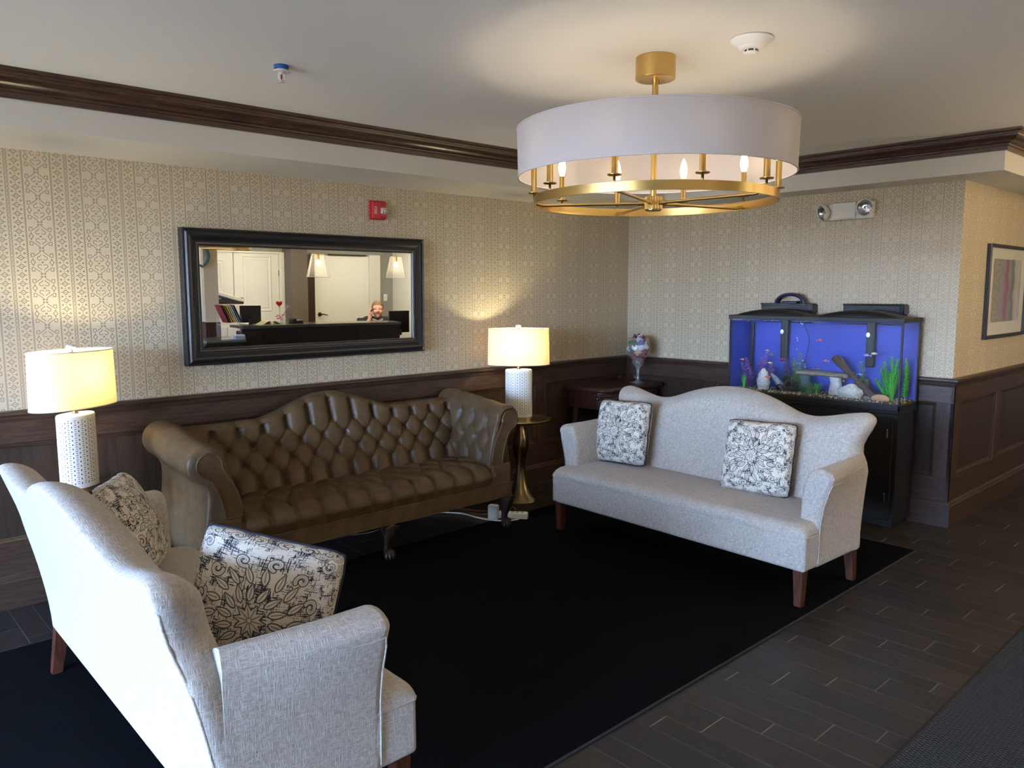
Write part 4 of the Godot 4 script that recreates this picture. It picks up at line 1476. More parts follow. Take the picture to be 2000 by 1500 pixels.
func console_and_goblet() -> void:
	var t := thing("console_table", "carved dark mahogany console table in the corner", "console table", Vector3(-0.43, 0, 0.03))
	# local x along the mirror wall, z out of it
	var outline := func(d: float) -> Array:
		var r := []
		var w := 0.40 + d
		var z := 0.42 + d
		r.append(Vector2(w, 0.0))
		for i in 9:
			var a := PI / 2 * i / 8.0
			r.append(Vector2(w - 0.10 + 0.10 * cos(a), z - 0.10 + 0.10 * sin(a)))
		for i in range(1, 12): r.append(Vector2(lerpf(w - 0.10, -w + 0.10, i / 12.0), z + 0.018 * sin(PI * i / 12.0)))
		for i in 9:
			var a := PI / 2 + PI / 2 * i / 8.0
			r.append(Vector2(-w + 0.10 + 0.10 * cos(a), z - 0.10 + 0.10 * sin(a)))
		r.append(Vector2(-w, 0.0))
		return r
	var tp := MB.new()
	var rows := []
	for q in [[0.0, 0.762], [0.012, 0.766], [0.020, 0.776], [0.022, 0.786], [0.016, 0.795], [0.004, 0.800]]:
		var row := PackedVector3Array()
		for v in outline.call(q[0]): row.push_back(Vector3(v.x, q[1], v.y))
		rows.append(row)
	tp.grid(rows, false, false)
	tp.cap(rows[-1], Vector3.UP)
	tp.cap(rows[0], Vector3.DOWN)
	mi("top", tp, M.mahog, t)
	var ap := MB.new()
	var ar := []
	for y in [0.762, 0.62]:
		var row := PackedVector3Array()
		for v in outline.call(-0.02): row.push_back(Vector3(v.x, y, v.y))
		ar.append(row)
	ap.grid(ar, false, false)
	mi("apron", ap, M.mahog, t)
	var cv := MB.new()
	var ol: Array = outline.call(-0.016)
	for i in range(1, ol.size() - 1):
		var v: Vector2 = ol[i]
		cv.ell(Vector3(v.x, 0.738, v.y), Vector3(0.016, 0.015, 0.014), Basis(), 8, 6)
		cv.ell(Vector3(v.x, 0.712, v.y), Vector3(0.010, 0.014, 0.010), Basis(), 8, 6)
	stuff(mi("carving", cv, M.mahog, t))
	for s in [-1, 1]:
		var d := mi("drawer", bx(Vector3(s * 0.15, 0.675, 0.415), Vector3(0.26, 0.075, 0.016), 0.004), M.mahog, t)
		var kb := MB.new()
		kb.ell(Vector3(s * 0.15, 0.675, 0.433), Vector3.ONE * 0.011, Basis(), 10, 6)
		mi("knob", kb, M.old_brass, d)
		for z in [0.06, 0.36]:
			var lg := MB.new()
			lg.tube([Vector3(s * 0.34, 0.64, z), Vector3(s * 0.355, 0.52, z), Vector3(s * 0.335, 0.30, z), Vector3(s * 0.34, 0.08, z), Vector3(s * 0.36, 0.02, z), Vector3(s * 0.36, 0.0, z)], [0.034, 0.036, 0.023, 0.018, 0.027, 0.022], 10)
			mi("leg", lg, M.mahog, t)
	# goblet and the packets in it
	var at := Vector3(-0.245, 0.800, 0.325)
	var g := thing("glass_goblet", "tall stemmed glass goblet full of small packets on the console table", "goblet", at)
	var gm := MB.new()
	var pr := []
	for q in [[0, 0.0], [0.072, 0.0], [0.074, 0.003], [0.05, 0.008], [0.018, 0.018], [0.013, 0.035], [0.012, 0.08], [0.015, 0.125], [0.022, 0.14], [0.040, 0.155], [0.052, 0.172], [0.052, 0.186], [0.046, 0.198], [0.060, 0.212], [0.088, 0.236], [0.104, 0.268], [0.109, 0.30], [0.104, 0.335], [0.094, 0.365], [0.088, 0.386]]: pr.append(Vector2(q[0], q[1]))
	gm.lathe(pr, 36)
	mi("bowl_and_stem", gm, pane(0.10), g)
	var rim := MB.new()
	var pts := []
	for i in 32: pts.append(Vector3(cos(TAU * i / 32) * 0.088, 0.386, sin(TAU * i / 32) * 0.088))
	rim.tube(pts, 0.002, 6, true)
	mi("rim", rim, pane(0.25), g)
	var rng := RandomNumberGenerator.new()
	rng.seed = 12
	var cols := [rgb(222, 220, 214), rgb(150, 28, 38), rgb(60, 78, 140), rgb(40, 84, 52), rgb(206, 206, 200), rgb(170, 140, 96), rgb(120, 24, 44), rgb(196, 198, 204)]
	var n := 0
	for L in [[0.176, 0.030, 3], [0.222, 0.045, 5], [0.250, 0.070, 8], [0.282, 0.082, 10], [0.315, 0.080, 10], [0.348, 0.068, 8], [0.378, 0.050, 6], [0.400, 0.026, 3]]:
		for k in int(L[2]):
			var a: float = TAU * k / L[2] + L[0] * 31.0
			var big: bool = L[0] > 0.27
			var m := MB.new()
			var w := 0.042 if big else 0.026
			m.X = Transform3D(Basis.from_euler(Vector3(rng.randf_range(-0.8, 0.8), -a + rng.randf_range(-0.4, 0.4), rng.randf_range(-0.9, 0.9))), Vector3(cos(a) * L[1], 0, sin(a) * L[1]))
			m.box(Vector3.ZERO, Vector3(0.012 if big else 0.016, 0.05 if big else 0.018, w), 0.004)
			for e in [-1, 1]: m.box(Vector3(0, 0, e * (w / 2 + 0.003)), Vector3(0.003, 0.046 if big else 0.016, 0.007), 0.0)
			var ci: int = (rng.randi() % 8) if big else [1, 6, 1, 6, 5][rng.randi() % 5]
			n += 1
			var kind: String = ["white", "red", "blue", "green", "pale", "tan", "crimson", "silver"][ci]
			solo("wrapped_packet", m, packet_mat(cols[ci]), "%s wrapped sweet packet in the glass goblet" % kind, "packet", "packets in the goblet, %s ones" % kind, at + Vector3(0, L[0], 0))

var packets := {}
func packet_mat(c: Color) -> Material:
	if not packets.has(c): packets[c] = mat(c, 0.35)
	return packets[c]

func cables() -> void:
	var ps := thing("power_strip", "white power strip lying on the floor by the end table", "power strip", Vector3(-2.02, 0.0, 0.63), -0.9)
	mi("housing", bx(Vector3(0, 0.026, 0), Vector3(0.21, 0.046, 0.058), 0.008, 2), M.white, ps)
	var so := MB.new()
	for k in 5: so.box(Vector3(-0.075 + 0.035 * k, 0.049, 0), Vector3(0.020, 0.002, 0.030), 0.0)
	mi("socket", so, mat(rgb(170, 168, 162), 0.5), ps)
	var ad := thing("plug_adapter", "white plug adapter standing behind the sofa's right claw foot", "adapter", Vector3(-2.14, 0.0, 0.555), 0.4)
	mi("body", bx(Vector3(0, 0.055, 0), Vector3(0.05, 0.11, 0.07), 0.010, 2), M.white, ad)
	var c1 := MB.new()
	c1.tube(bend([Vector3(-2.60, 0.013, 0.10), Vector3(-2.36, 0.013, 0.16), Vector3(-2.235, 0.013, 0.30), Vector3(-2.215, 0.013, 0.46), Vector3(-2.18, 0.013, 0.58), Vector3(-2.12, 0.013, 0.66), Vector3(-2.075, 0.018, 0.70), Vector3(-2.04, 0.022, 0.71), Vector3(-2.055, 0.026, 0.675)]), 0.0055, 8)
	solo("white_cable", c1, M.white, "thick white power cable running from under the sofa to the power strip", "cable")
	var c2 := MB.new()
	c2.tube(bend([Vector3(-2.30, 0.011, 0.06), Vector3(-2.19, 0.011, 0.16), Vector3(-2.11, 0.011, 0.30), Vector3(-2.06, 0.011, 0.40), Vector3(-2.09, 0.013, 0.45), Vector3(-2.15, 0.013, 0.42), Vector3(-2.17, 0.013, 0.34), Vector3(-2.19, 0.011, 0.42), Vector3(-2.14, 0.011, 0.56), Vector3(-2.06, 0.012, 0.55), Vector3(-1.98, 0.03, 0.52), Vector3(-1.95, 0.055, 0.56), Vector3(-1.965, 0.045, 0.60)]), 0.0035, 8)
	solo("brown_cable", c2, mat(rgb(150, 104, 66), 0.6), "looped tan extension cord beside the white cable on the floor", "cable")
	var c3 := MB.new()
	c3.tube(bend([Vector3(-3.5, 0.008, 0.06), Vector3(-3.2, 0.008, 0.10), Vector3(-3.03, 0.008, 0.20), Vector3(-2.87, 0.008, 0.215), Vector3(-2.62, 0.008, 0.12)]), 0.003, 8)
	solo("grey_cable", c3, mat(rgb(120, 114, 106), 0.6), "thin grey cable on the floor under the middle of the leather sofa", "cable")

func bend(q: Array) -> Array:   # a smooth path through the points
	var r := []
	var n := q.size()
	for i in n - 1:
		for k in 6:
			r.append((q[i] as Vector3).cubic_interpolate(q[i + 1], q[maxi(i - 1, 0)], q[mini(i + 2, n - 1)], k / 6.0))
	r.append(q[n - 1])
	return r

func blob(m: MB, c: Vector3, r: Vector3, seed_: int, rough := 0.18, nu := 20, nv := 14) -> void:   # a lumpy stone
	var f := FastNoiseLite.new()
	f.seed = seed_
	f.frequency = 0.9
	var rows := []
	for i in nv + 1:
		var row := PackedVector3Array()
		for j in nu + 1:
			var th := PI * i / nv
			var ph := TAU * (j % nu) / nu
			var d := Vector3(sin(th) * cos(ph), cos(th), sin(th) * sin(ph))
			row.push_back(c + d * r * (1.0 + rough * f.get_noise_3d(d.x * 1.5, d.y * 1.5, d.z * 1.5) * 1.6))
		rows.append(row)
	m.grid(rows, true, false)

func leaf(m: MB, at: Vector3, dir: Vector3, side: Vector3, l: float, w: float) -> void:   # a folded blade of four triangles
	var nn := dir.cross(side).normalized()
	var a := m.p(at, nn)
	var b := m.p(at + dir * l * 0.45 + side * w + nn * w * 0.4, (nn + side * 0.4).normalized())
	var c := m.p(at + dir * l, nn)
	var d := m.p(at + dir * l * 0.45 - side * w + nn * w * 0.4, (nn - side * 0.4).normalized())
	m.tri(a, b, c)
	m.tri(a, c, d)

func water_plant(called: String, label: String, at: Vector3, stems: Array, leaf_m: Material, stem_m: Material, per: int, ll: float, lw: float, up: float, rng: RandomNumberGenerator, whorl := 4) -> void:
	var t := thing(called, label, "water plant", at)
	var lm := MB.new()
	for s in stems:
		var sm := MB.new()
		var tip: Vector3 = s[1]
		var base: Vector3 = s[0]
		var q := []
		for i in 9:
			var f := i / 8.0
			q.append(base.lerp(tip, f) + Vector3(0.010 * sin(f * 4.0 + tip.z * 40.0) * f, 0, 0.012 * sin(f * 3.0 + tip.x * 50.0) * f))
		var rr := []
		for i in 9: rr.append(0.0022 - 0.0001 * i)
		sm.tube(q, rr, 5)
		mi("stem", sm, stem_m, t)
		for i in per:
			var f: float = s[2] + (1.0 - s[2]) * i / (per - 1.0)
			var k := minf(f * 8.0, 7.999)
			var pos: Vector3 = (q[int(k)] as Vector3).lerp(q[int(k) + 1], k - int(k))
			for w in whorl:
				var a := TAU * w / whorl + i * 1.1 + rng.randf() * 0.5
				var out := Vector3(cos(a), 0, sin(a))
				var d := (out + Vector3.UP * (up + rng.randf() * 0.4)).normalized()
				var k2 := (0.75 + 0.5 * rng.randf()) * (1.0 - 0.45 * pow(f, 4.0))
				leaf(lm, pos, d, out.cross(Vector3.UP).normalized(), ll * k2, lw * k2)
	stuff(mi("foliage", lm, leaf_m, t))

func grass_tuft(called: String, label: String, at: Vector3, h: float, spread: float, n: int, m: Material, rng: RandomNumberGenerator, w := 0.0028) -> void:
	var t := thing(called, label, "water plant", at)
	var g := MB.new()
	for i in n:
		var a := rng.randf() * TAU
		var o := Vector3(cos(a), 0, sin(a))
		var b := o * spread * 0.35 * rng.randf()
		var l := h * rng.randf_range(0.65, 1.05)
		var bend_ := spread * rng.randf_range(0.2, 1.0)
		var sd := o.cross(Vector3.UP)
		var prev := []
		for k in 5:
			var f := k / 4.0
			var c := b + Vector3(0, l * f, 0) + o * bend_ * f * f
			var ww := w * (1.0 - f * 0.85)
			var nn := (o + Vector3.UP * 0.3).normalized()
			var cur := [g.p(c - sd * ww, nn), g.p(c + sd * ww, nn)]
			if prev.size(): g.quad(prev[0], prev[1], cur[1], cur[0])
			prev = cur
	stuff(mi("blades", g, m, t))

func fish(label: String, at: Vector3, turn: float, l: float, body: Color, fin: Color, tail := 1.0, bands := 0) -> void:
	var t := thing("fish", label, "fish", at, turn)
	var m := MB.new()
	var rows := []
	for q in [[-0.5, 0.0], [-0.47, 0.06], [-0.38, 0.125], [-0.2, 0.185], [0.0, 0.19], [0.2, 0.14], [0.36, 0.075], [0.46, 0.045], [0.5, 0.0]]:
		var row := PackedVector3Array()
		for j in 13:
			var a := TAU * (j % 12) / 12
			row.push_back(Vector3(q[0] * l, sin(a) * q[1] * l, cos(a) * q[1] * l * 0.5))
		rows.append(row)
	m.grid(rows, true, false)
	mi("body", m, mat(body, 0.25), t)
	var fm := mat(fin, 0.4)
	fm.backlight_enabled = true
	fm.backlight = Color(0.4, 0.4, 0.4)
	var f := MB.new()
	f.prism([Vector2(0.44 * l, 0), Vector2((0.5 + 0.30 * tail) * l, 0.19 * l), Vector2((0.5 + 0.20 * tail) * l, 0), Vector2((0.5 + 0.30 * tail) * l, -0.19 * l)], -0.0006, 0.0006)
	mi("tail_fin", f, fm, t)
	var d := MB.new()
	d.prism([Vector2(-0.15 * l, 0.16 * l), Vector2(0.05 * l, 0.31 * l), Vector2(0.26 * l, 0.28 * l), Vector2(0.22 * l, 0.11 * l)], -0.0006, 0.0006)
	mi("dorsal_fin", d, fm, t)
	var e := MB.new()
	for s in [-1, 1]: e.ell(Vector3(-0.38 * l, 0.03 * l, s * 0.058 * l), Vector3.ONE * 0.022 * l, Basis(), 6, 4)
	mi("eye", e, M.black_gloss, t)
	for k in bands:
		var bm := MB.new()
		var x := (-0.25 + 0.2 * k) * l
		var r: float = [0.178, 0.193, 0.165, 0.10][k] * l
		bm.lathe([Vector2(r, -0.022 * l), Vector2(r * 1.02, 0), Vector2(r, 0.022 * l)], 12, 1.0, 0.52)
		var o := mi("band", bm, mat(rgb(24, 24, 30), 0.3), t)
		o.rotation.z = PI / 2
		o.position = Vector3(x, 0, 0)

func aquarium() -> void:
	var tank_glass := pane()
	tank_glass.metallic_specular = 0.2
	var at := Vector3(-0.20, 0.0, 1.93)
	# --- cabinet
	var cb := thing("aquarium_stand", "black aquarium cabinet with chrome hinges behind the right settee", "cabinet", at)
	var bk: Material = M.black
	mi("body", bx(Vector3(0.005, 0.405, 0), Vector3(0.28, 0.75, 1.268), 0.004), bk, cb)
	mi("plinth", bx(Vector3(0.012, 0.015, 0), Vector3(0.255, 0.03, 1.24), 0.003), bk, cb)
	mi("top", bx(Vector3(0.003, 0.791, 0), Vector3(0.305, 0.022, 1.29), 0.005), bk, cb)
	for s in [-1, 1]:
		var d := mi("door", bx(Vector3(-0.143, 0.405, s * 0.307), Vector3(0.016, 0.70, 0.60), 0.005), bk, cb)
		for y in [0.213, 0.648]:
			var h := MB.new()
			h.box(Vector3(-0.153, y, s * 0.574), Vector3(0.010, 0.062, 0.012), 0.0045, 2)
			mi("hinge", h, M.chrome, d)
	# --- tank
	var tk := thing("aquarium_tank", "glass aquarium with black rim, humped lids and blue backing", "aquarium", at + Vector3(0, 0.802, 0))
	var hx := 0.153
	var hz := 0.640
	var fr := MB.new()
	for s in [-1, 1]:
		fr.box(Vector3(s * (hx - 0.003), 0.018, 0), Vector3(0.012, 0.036, hz * 2 + 0.006), 0.002)
		fr.box(Vector3(0, 0.018, s * (hz - 0.003)), Vector3(hx * 2 + 0.006, 0.036, 0.012), 0.002)
	mi("bottom_frame", fr, bk, tk)
	var ft := MB.new()
	for s in [-1, 1]:
		ft.box(Vector3(s * (hx - 0.001), 0.598, 0), Vector3(0.014, 0.030, hz * 2 + 0.014), 0.003)
		ft.box(Vector3(0, 0.598, s * (hz - 0.001)), Vector3(hx * 2 + 0.010, 0.030, 0.014), 0.003)
	mi("top_frame", ft, bk, tk)
	for sx in [-1, 1]:
		for sz in [-1, 1]:
			mi("corner_seal", bx(Vector3(sx * (hx - 0.006), 0.31, sz * (hz - 0.006)), Vector3(0.012, 0.57, 0.012)), bk, tk)
	mi("floor_pane", bx(Vector3(0, 0.012, 0), Vector3(hx * 2 - 0.02, 0.006, hz * 2 - 0.02)), bk, tk)
	mi("front_pane", bx(Vector3(-hx + 0.003, 0.31, 0), Vector3(0.006, 0.58, hz * 2 - 0.02)), tank_glass, tk)
	mi("back_pane", bx(Vector3(hx - 0.010, 0.31, 0), Vector3(0.006, 0.58, hz * 2 - 0.02)), tank_glass, tk)
	for s in [-1, 1]: mi("side_pane", bx(Vector3(0, 0.31, s * (hz - 0.003)), Vector3(hx * 2 - 0.02, 0.58, 0.006)), tank_glass, tk)
	mi("blue_backing", bx(Vector3(hx - 0.004, 0.31, 0), Vector3(0.003, 0.575, hz * 2 - 0.01)), mat(rgb(10, 48, 168), 0.6), tk)
	mi("side_backing", bx(Vector3(0, 0.30, -hz + 0.0075), Vector3(hx * 2 - 0.03, 0.55, 0.002)), mat(rgb(10, 48, 168), 0.6), tk)
	var wm := pane(0.012, Color(0.8, 0.92, 1.0))
	mi("water_surface", bx(Vector3(0, 0.566, 0), Vector3(hx * 2 - 0.03, 0.002, hz * 2 - 0.03)), wm, tk)
	for s in [-1, 1]:
		var ld := MB.new()
		var rows := []
		for i in 25:
			var f := -1.0 + 2.0 * i / 24.0
			var h := 0.052 * pow(cos(f * PI / 2), 0.75)
			var row := PackedVector3Array()
			var z: float = s * 0.318 + f * 0.30
			row.push_back(Vector3(-hx + 0.004, 0.608, z))
			for k in 9: row.push_back(Vector3(-hx + 0.006 + 0.05 * (1 - cos(PI / 2 * k / 8.0)), 0.609 + h * sin(PI / 2 * k / 8.0), z))
			row.push_back(Vector3(0.03, 0.610 + h, z))
			row.push_back(Vector3(0.08, 0.610 + h * 0.6, z))
			row.push_back(Vector3(hx - 0.01, 0.609, z))
			rows.append(row)
		ld.grid(rows, false, false, Vector3.UP)
		var lid := mi("lid", ld, bk, tk)
		mi("lid_latch", bx(Vector3(-hx + 0.02, 0.618, s * 0.318), Vector3(0.012, 0.003, 0.03)), M.chrome, lid)
	mi("lid_tray", bx(Vector3(0.0, 0.604, 0), Vector3(hx * 2 - 0.03, 0.006, hz * 2 - 0.03)), bk, tk)
	var lt := MB.new()
	for s in [-1, 1]: lt.tube([Vector3(-0.02, 0.592, s * 0.06), Vector3(-0.02, 0.592, s * 0.57)], 0.008, 10)
	mi("lamp_tube", lt, glow(Color(0.9, 0.96, 1.0), 3.0), tk)
	for s in [-1, 1]: area_light(at + Vector3(-0.02, 0.802 + 0.580, s * 0.315), 0.50, 0.10, PI / 2, -PI / 2, Color(0.86, 0.94, 1.0), 0.085)
	# --- gravel
	var bed := MB.new()
	bed.box(Vector3(0, 0.028, 0), Vector3(hx * 2 - 0.03, 0.030, hz * 2 - 0.03), 0.003)
	mi("gravel_bed", bed, mat(rgb(70, 60, 48), 0.9), tk)
	var rng := RandomNumberGenerator.new()
	rng.seed = 21
	var pb := MB.new()
	blob(pb, Vector3.ZERO, Vector3(0.0055, 0.0042, 0.005), 3, 0.15, 7, 5)
	var mm := MultiMesh.new()
	mm.transform_format = MultiMesh.TRANSFORM_3D
	mm.use_colors = true
	mm.mesh = pb.done()
	mm.instance_count = 4200
	var gc := [rgb(120, 104, 80), rgb(70, 58, 46), rgb(176, 160, 130), rgb(96, 84, 70), rgb(40, 36, 32), rgb(200, 188, 160)]
	for i in 4200:
		var edge := rng.randf() < 0.45
		var x := rng.randf_range(-hx + 0.02, -hx + 0.05) if edge else rng.randf_range(-hx + 0.02, hx - 0.03)
		var z := rng.randf_range(-hz + 0.018, hz - 0.018)
		mm.set_instance_transform(i, Transform3D(Basis.from_euler(Vector3(rng.randf() * 3, rng.randf() * 6, rng.randf() * 3)).scaled(Vector3.ONE * rng.randf_range(0.7, 1.5)), Vector3(x, 0.042 + rng.randf() * 0.010, z)))
		mm.set_instance_color(i, (gc[rng.randi() % 6] as Color).srgb_to_linear())
	var gm := mat(Color.WHITE, 0.6)
	gm.vertex_color_use_as_albedo = true
	var gi := MultiMeshInstance3D.new()
	gi.name = "gravel"
	gi.multimesh = mm
	gi.material_override = gm
	tk.add_child(gi, true)
	stuff(gi)
	# --- filters and the arched handle on top
	for k in 2:
		var z: float = [1.60, 2.25][k]
		var fl := thing("aquarium_filter", ["black hang-on filter box at the left of the tank's back rim", "black hang-on filter box at the right of the tank's back rim"][k], "filter", Vector3(-0.03, 1.418, z))
		mi("box", bx(Vector3(-0.01, 0.02, 0), Vector3(0.075, 0.13, 0.42), 0.012, 2), bk, fl)
		mi("cover", bx(Vector3(-0.012, 0.078, 0), Vector3(0.08, 0.014, 0.425), 0.006), M.black_gloss, fl)
		var tb := MB.new()
		tb.box(Vector3(-0.052, -0.16, 0.005), Vector3(0.034, 0.40, 0.060), 0.010, 2)
		mi("intake_tube", tb, bk, fl)
		var vt := MB.new()
		for i in 6: vt.box(Vector3(-0.012, 0.045, 0.186 + 0.006 * i), Vector3(0.084, 0.06, 0.002))
		mi("vent", vt, M.black_gloss, fl)
		var cl := MB.new()
		cl.ell(Vector3(-0.073, -0.132, -0.01), Vector3(0.008, 0.018, 0.014), Basis(), 14, 8)
		mi("white_clip", cl, M.white, fl)
	var hd := thing("arched_feeder", "dark purple arched handle piece on top of the left aquarium filter", "feeder", Vector3(-0.08, 1.502, 1.64))
	var hm := MB.new()
	var sec := []
	for i in 25:
		var a := PI * i / 24.0
		var c := Vector3(0, sin(a) * 0.068, -cos(a) * 0.112)
		var n := Vector3(0, sin(a), -cos(a))
		var w := 0.030
		sec.append(PackedVector3Array([c + Vector3(-w, 0, 0) - n * 0.010, c + Vector3(-w, 0, 0) + n * 0.008, c + Vector3(-w * 0.6, 0, 0) + n * 0.012, c + Vector3(w * 0.6, 0, 0) + n * 0.012, c + Vector3(w, 0, 0) + n * 0.008, c + Vector3(w, 0, 0) - n * 0.010]))
	hm.loft(sec)
	mi("arch", hm, mat(rgb(46, 42, 82), 0.35), hd)
	mi("base", bx(Vector3(0, 0.008, 0.0), Vector3(0.06, 0.018, 0.12), 0.004), bk, hd)
	var air := MB.new()
	air.tube(bend([Vector3(-0.12, 1.39, 1.76), Vector3(-0.11, 1.30, 1.79), Vector3(-0.11, 1.24, 1.815), Vector3(-0.11, 1.14, 1.80), Vector3(-0.11, 1.05, 1.785), Vector3(-0.11, 0.96, 1.78)]), 0.0028, 6)
	solo("air_line", air, bk, "thin black air tube hanging down inside the aquarium", "tube")
	var ht := MB.new()
	ht.box(Vector3(-0.085, 1.13, 1.335), Vector3(0.016, 0.44, 0.02), 0.006, 2)
	solo("heater_rod", ht, bk, "dark heater rod standing behind the purple plant in the aquarium", "heater")
	# --- stones and wood
	var wh := tri_map(mat(rgb(216, 214, 206), 0.7), Vector3.ONE * 8.0)
	wh.albedo_texture = noise_tex(0.02, [[0.0, Color(0.78, 0.80, 0.82)], [1.0, Color(1, 1, 1)]], 51, 256, 4)
	var m := MB.new()
	blob(m, Vector3(0, 0.062, 0), Vector3(0.040, 0.088, 0.046), 5, 0.28)
	solo("white_rock", m, wh, "tall pale rock standing left of the dark pots in the aquarium", "rock", "", Vector3(-0.275, 0.845, 1.545))
	m = MB.new()
	blob(m, Vector3(0, 0.040, 0), Vector3(0.052, 0.062, 0.082), 9, 0.22)
	solo("white_boulder", m, wh, "rounded white boulder beside the foot of the driftwood plank", "rock", "", Vector3(-0.265, 0.845, 2.205))
	m = MB.new()
	blob(m, Vector3(0, 0.018, 0), Vector3(0.036, 0.022, 0.062), 12, 0.06)
	solo("grey_stone", m, mat(rgb(140, 138, 128), 0.7), "flat grey stone behind the tan pebble in the aquarium", "stone", "", Vector3(-0.235, 0.845, 2.345))
	m = MB.new()
	blob(m, Vector3(0, 0.022, 0), Vector3(0.034, 0.032, 0.060), 14, 0.06)
	solo("tan_stone", m, mat(rgb(176, 140, 104), 0.7), "smooth tan stone at the front right of the aquarium", "stone", "", Vector3(-0.295, 0.845, 2.425))
	var dw := wood(rgb(38, 26, 22), rgb(92, 68, 56), Vector3(12, 12, 3), 0.7, 61)
	m = MB.new()
	var sec2 := []
	for i in 13:
		var f := i / 12.0
		var c := Vector3(-0.15, 1.125, 2.03).lerp(Vector3(-0.24, 0.860, 2.355), f)
		var w := 0.030 + 0.006 * sin(f * 9.0)
		var h := 0.020 + 0.005 * sin(f * 7.0 + 1.0)
		var dz := Vector3(0, 0.63, 0.77)
		var r := PackedVector3Array()
		for k in 10:
			var a := TAU * k / 10
			r.push_back(c + Vector3(1, 0, 0) * cos(a) * w + dz * sin(a) * h * (1.0 + 0.25 * sin(a * 3.0 + f * 4.0)))
		sec2.append(r)
	m.loft(sec2)
	m.tube([Vector3(-0.16, 1.125, 2.075), Vector3(-0.175, 1.06, 2.125), Vector3(-0.19, 0.995, 2.19)], [0.012, 0.015, 0.012], 8)
	solo("driftwood_plank", m, dw, "dark driftwood plank leaning diagonally across the aquarium", "driftwood")
	m = MB.new()
	m.tube([Vector3(-0.235, 0.972, 1.585), Vector3(-0.225, 0.935, 1.62), Vector3(-0.225, 0.900, 1.65), Vector3(-0.22, 0.865, 1.685)], [0.010, 0.020, 0.024, 0.022], 10)
	solo("pale_log", m, wood(rgb(92, 110, 124), rgb(170, 184, 192), Vector3(12, 4, 4), 0.7, 62), "pale bluish log slanting behind the tall white rock", "driftwood")
	var pot_m := mat(rgb(58, 46, 38), 0.7)
	for q in [[Vector3(-0.20, 0.932, 1.690), 0.030, "uppermost of the three dark pots stacked in the aquarium"], [Vector3(-0.235, 0.902, 1.735), 0.034, "right-hand pot of the three dark pots in the aquarium"], [Vector3(-0.25, 0.872, 1.668), 0.030, "lowest left pot of the three dark pots in the aquarium"]]:
		var pt := MB.new()
		var r: float = q[1]
		pt.X = Transform3D(Basis.from_euler(Vector3(0.25, 0.35, PI / 2 - 0.15)), q[0])
		pt.lathe([Vector2(0, -0.05), Vector2(r * 0.85, -0.05), Vector2(r * 1.05, 0.0), Vector2(r, 0.045), Vector2(r * 0.95, 0.05), Vector2(r * 0.72, 0.05), Vector2(r * 0.70, 0.03), Vector2(r * 0.7, -0.03), Vector2(0, -0.035)], 18)
		solo("dark_pot", pt, pot_m, q[2], "pot", "dark pots in the aquarium")
	var br := thing("stone_bridge", "slate slab resting on stone pillars in the middle of the aquarium", "stone table", Vector3(-0.19, 0.845, 1.98))
	m = MB.new()
	var sl := []
	for i in 9:
		var f := i / 8.0
		var z := lerpf(-0.19, 0.185, f)
		var w := 0.060 + 0.010 * sin(f * 8.0)
		sl.append(PackedVector3Array([Vector3(-w, 0.140, z), Vector3(-w - 0.006, 0.151, z), Vector3(-w + 0.012, 0.164, z), Vector3(w, 0.166, z), Vector3(w + 0.004, 0.150, z), Vector3(w, 0.138, z)]))
	m.loft(sl)
	mi("slab", m, wood(rgb(84, 80, 68), rgb(150, 142, 120), Vector3(6, 12, 3), 0.7, 63), br)
	for s in 2:
		m = MB.new()
		var h := []
		for i in 7:
			var y := 0.142 * i / 6.0
			var r := PackedVector3Array()
			for k in 8:
				var a := TAU * k / 8 + 0.2
				var rr := 0.040 * (1.0 + 0.14 * sin(k * 5.0 + i * 1.3))
				r.push_back(Vector3(cos(a) * rr * 0.8, y, [-0.145, 0.085][s] + sin(a) * rr * 1.1))
			h.append(r)
		m.loft(h)
		mi("pillar", m, [mat(rgb(70, 96, 92), 0.7), wh][s], br)
	# --- plants
	var leafy := func(c: Color) -> StandardMaterial3D:
		var k := mat(c, 0.45)
		k.backlight_enabled = true
		k.backlight = Color(0.5, 0.5, 0.5)
		k.cull_mode = BaseMaterial3D.CULL_DISABLED
		return k
	var violet: Material = leafy.call(rgb(176, 112, 214))
	var lime: Material = leafy.call(rgb(158, 196, 60))
	var green: Material = leafy.call(rgb(66, 196, 44))
	var deep: Material = leafy.call(rgb(40, 120, 40))
	var plum: Material = leafy.call(rgb(96, 56, 110))
	var st: Array = []
	for q in [[-0.07, 0.23], [-0.045, 0.17], [-0.10, 0.20], [-0.02, 0.12], [-0.085, 0.13]]: st.append([Vector3(0, 0, -0.02), Vector3(rng.randf_range(-0.03, 0.03), q[1], q[0]), 0.12])
	water_plant("violet_plant", "bushy violet plastic plant at the left edge of the aquarium", Vector3(-0.17, 0.84, 1.395), st, violet, plum, 18, 0.034, 0.0075, 0.3, rng, 7)
	st = []
	for q in [[0.09, 0.285], [0.05, 0.24], [0.12, 0.20], [0.02, 0.20], [0.145, 0.16], [0.07, 0.16]]: st.append([Vector3(0, 0, 0.02), Vector3(rng.randf_range(-0.04, 0.03), q[1], q[0] - 0.02), 0.12])
	water_plant("violet_plant", "taller violet plastic plant above the pale rock in the aquarium", Vector3(-0.18, 0.84, 1.45), st, violet, plum, 20, 0.034, 0.0075, 0.3, rng, 7)
	grass_tuft("grass_plant", "small bright green grass tuft in front of the violet plants", Vector3(-0.28, 0.845, 1.385), 0.115, 0.030, 60, green, rng)
	st = []
	for q in [[-0.02, 0.20], [0.02, 0.16], [0.0, 0.24]]: st.append([Vector3.ZERO, Vector3(0.0, q[1], q[0]), 0.2])
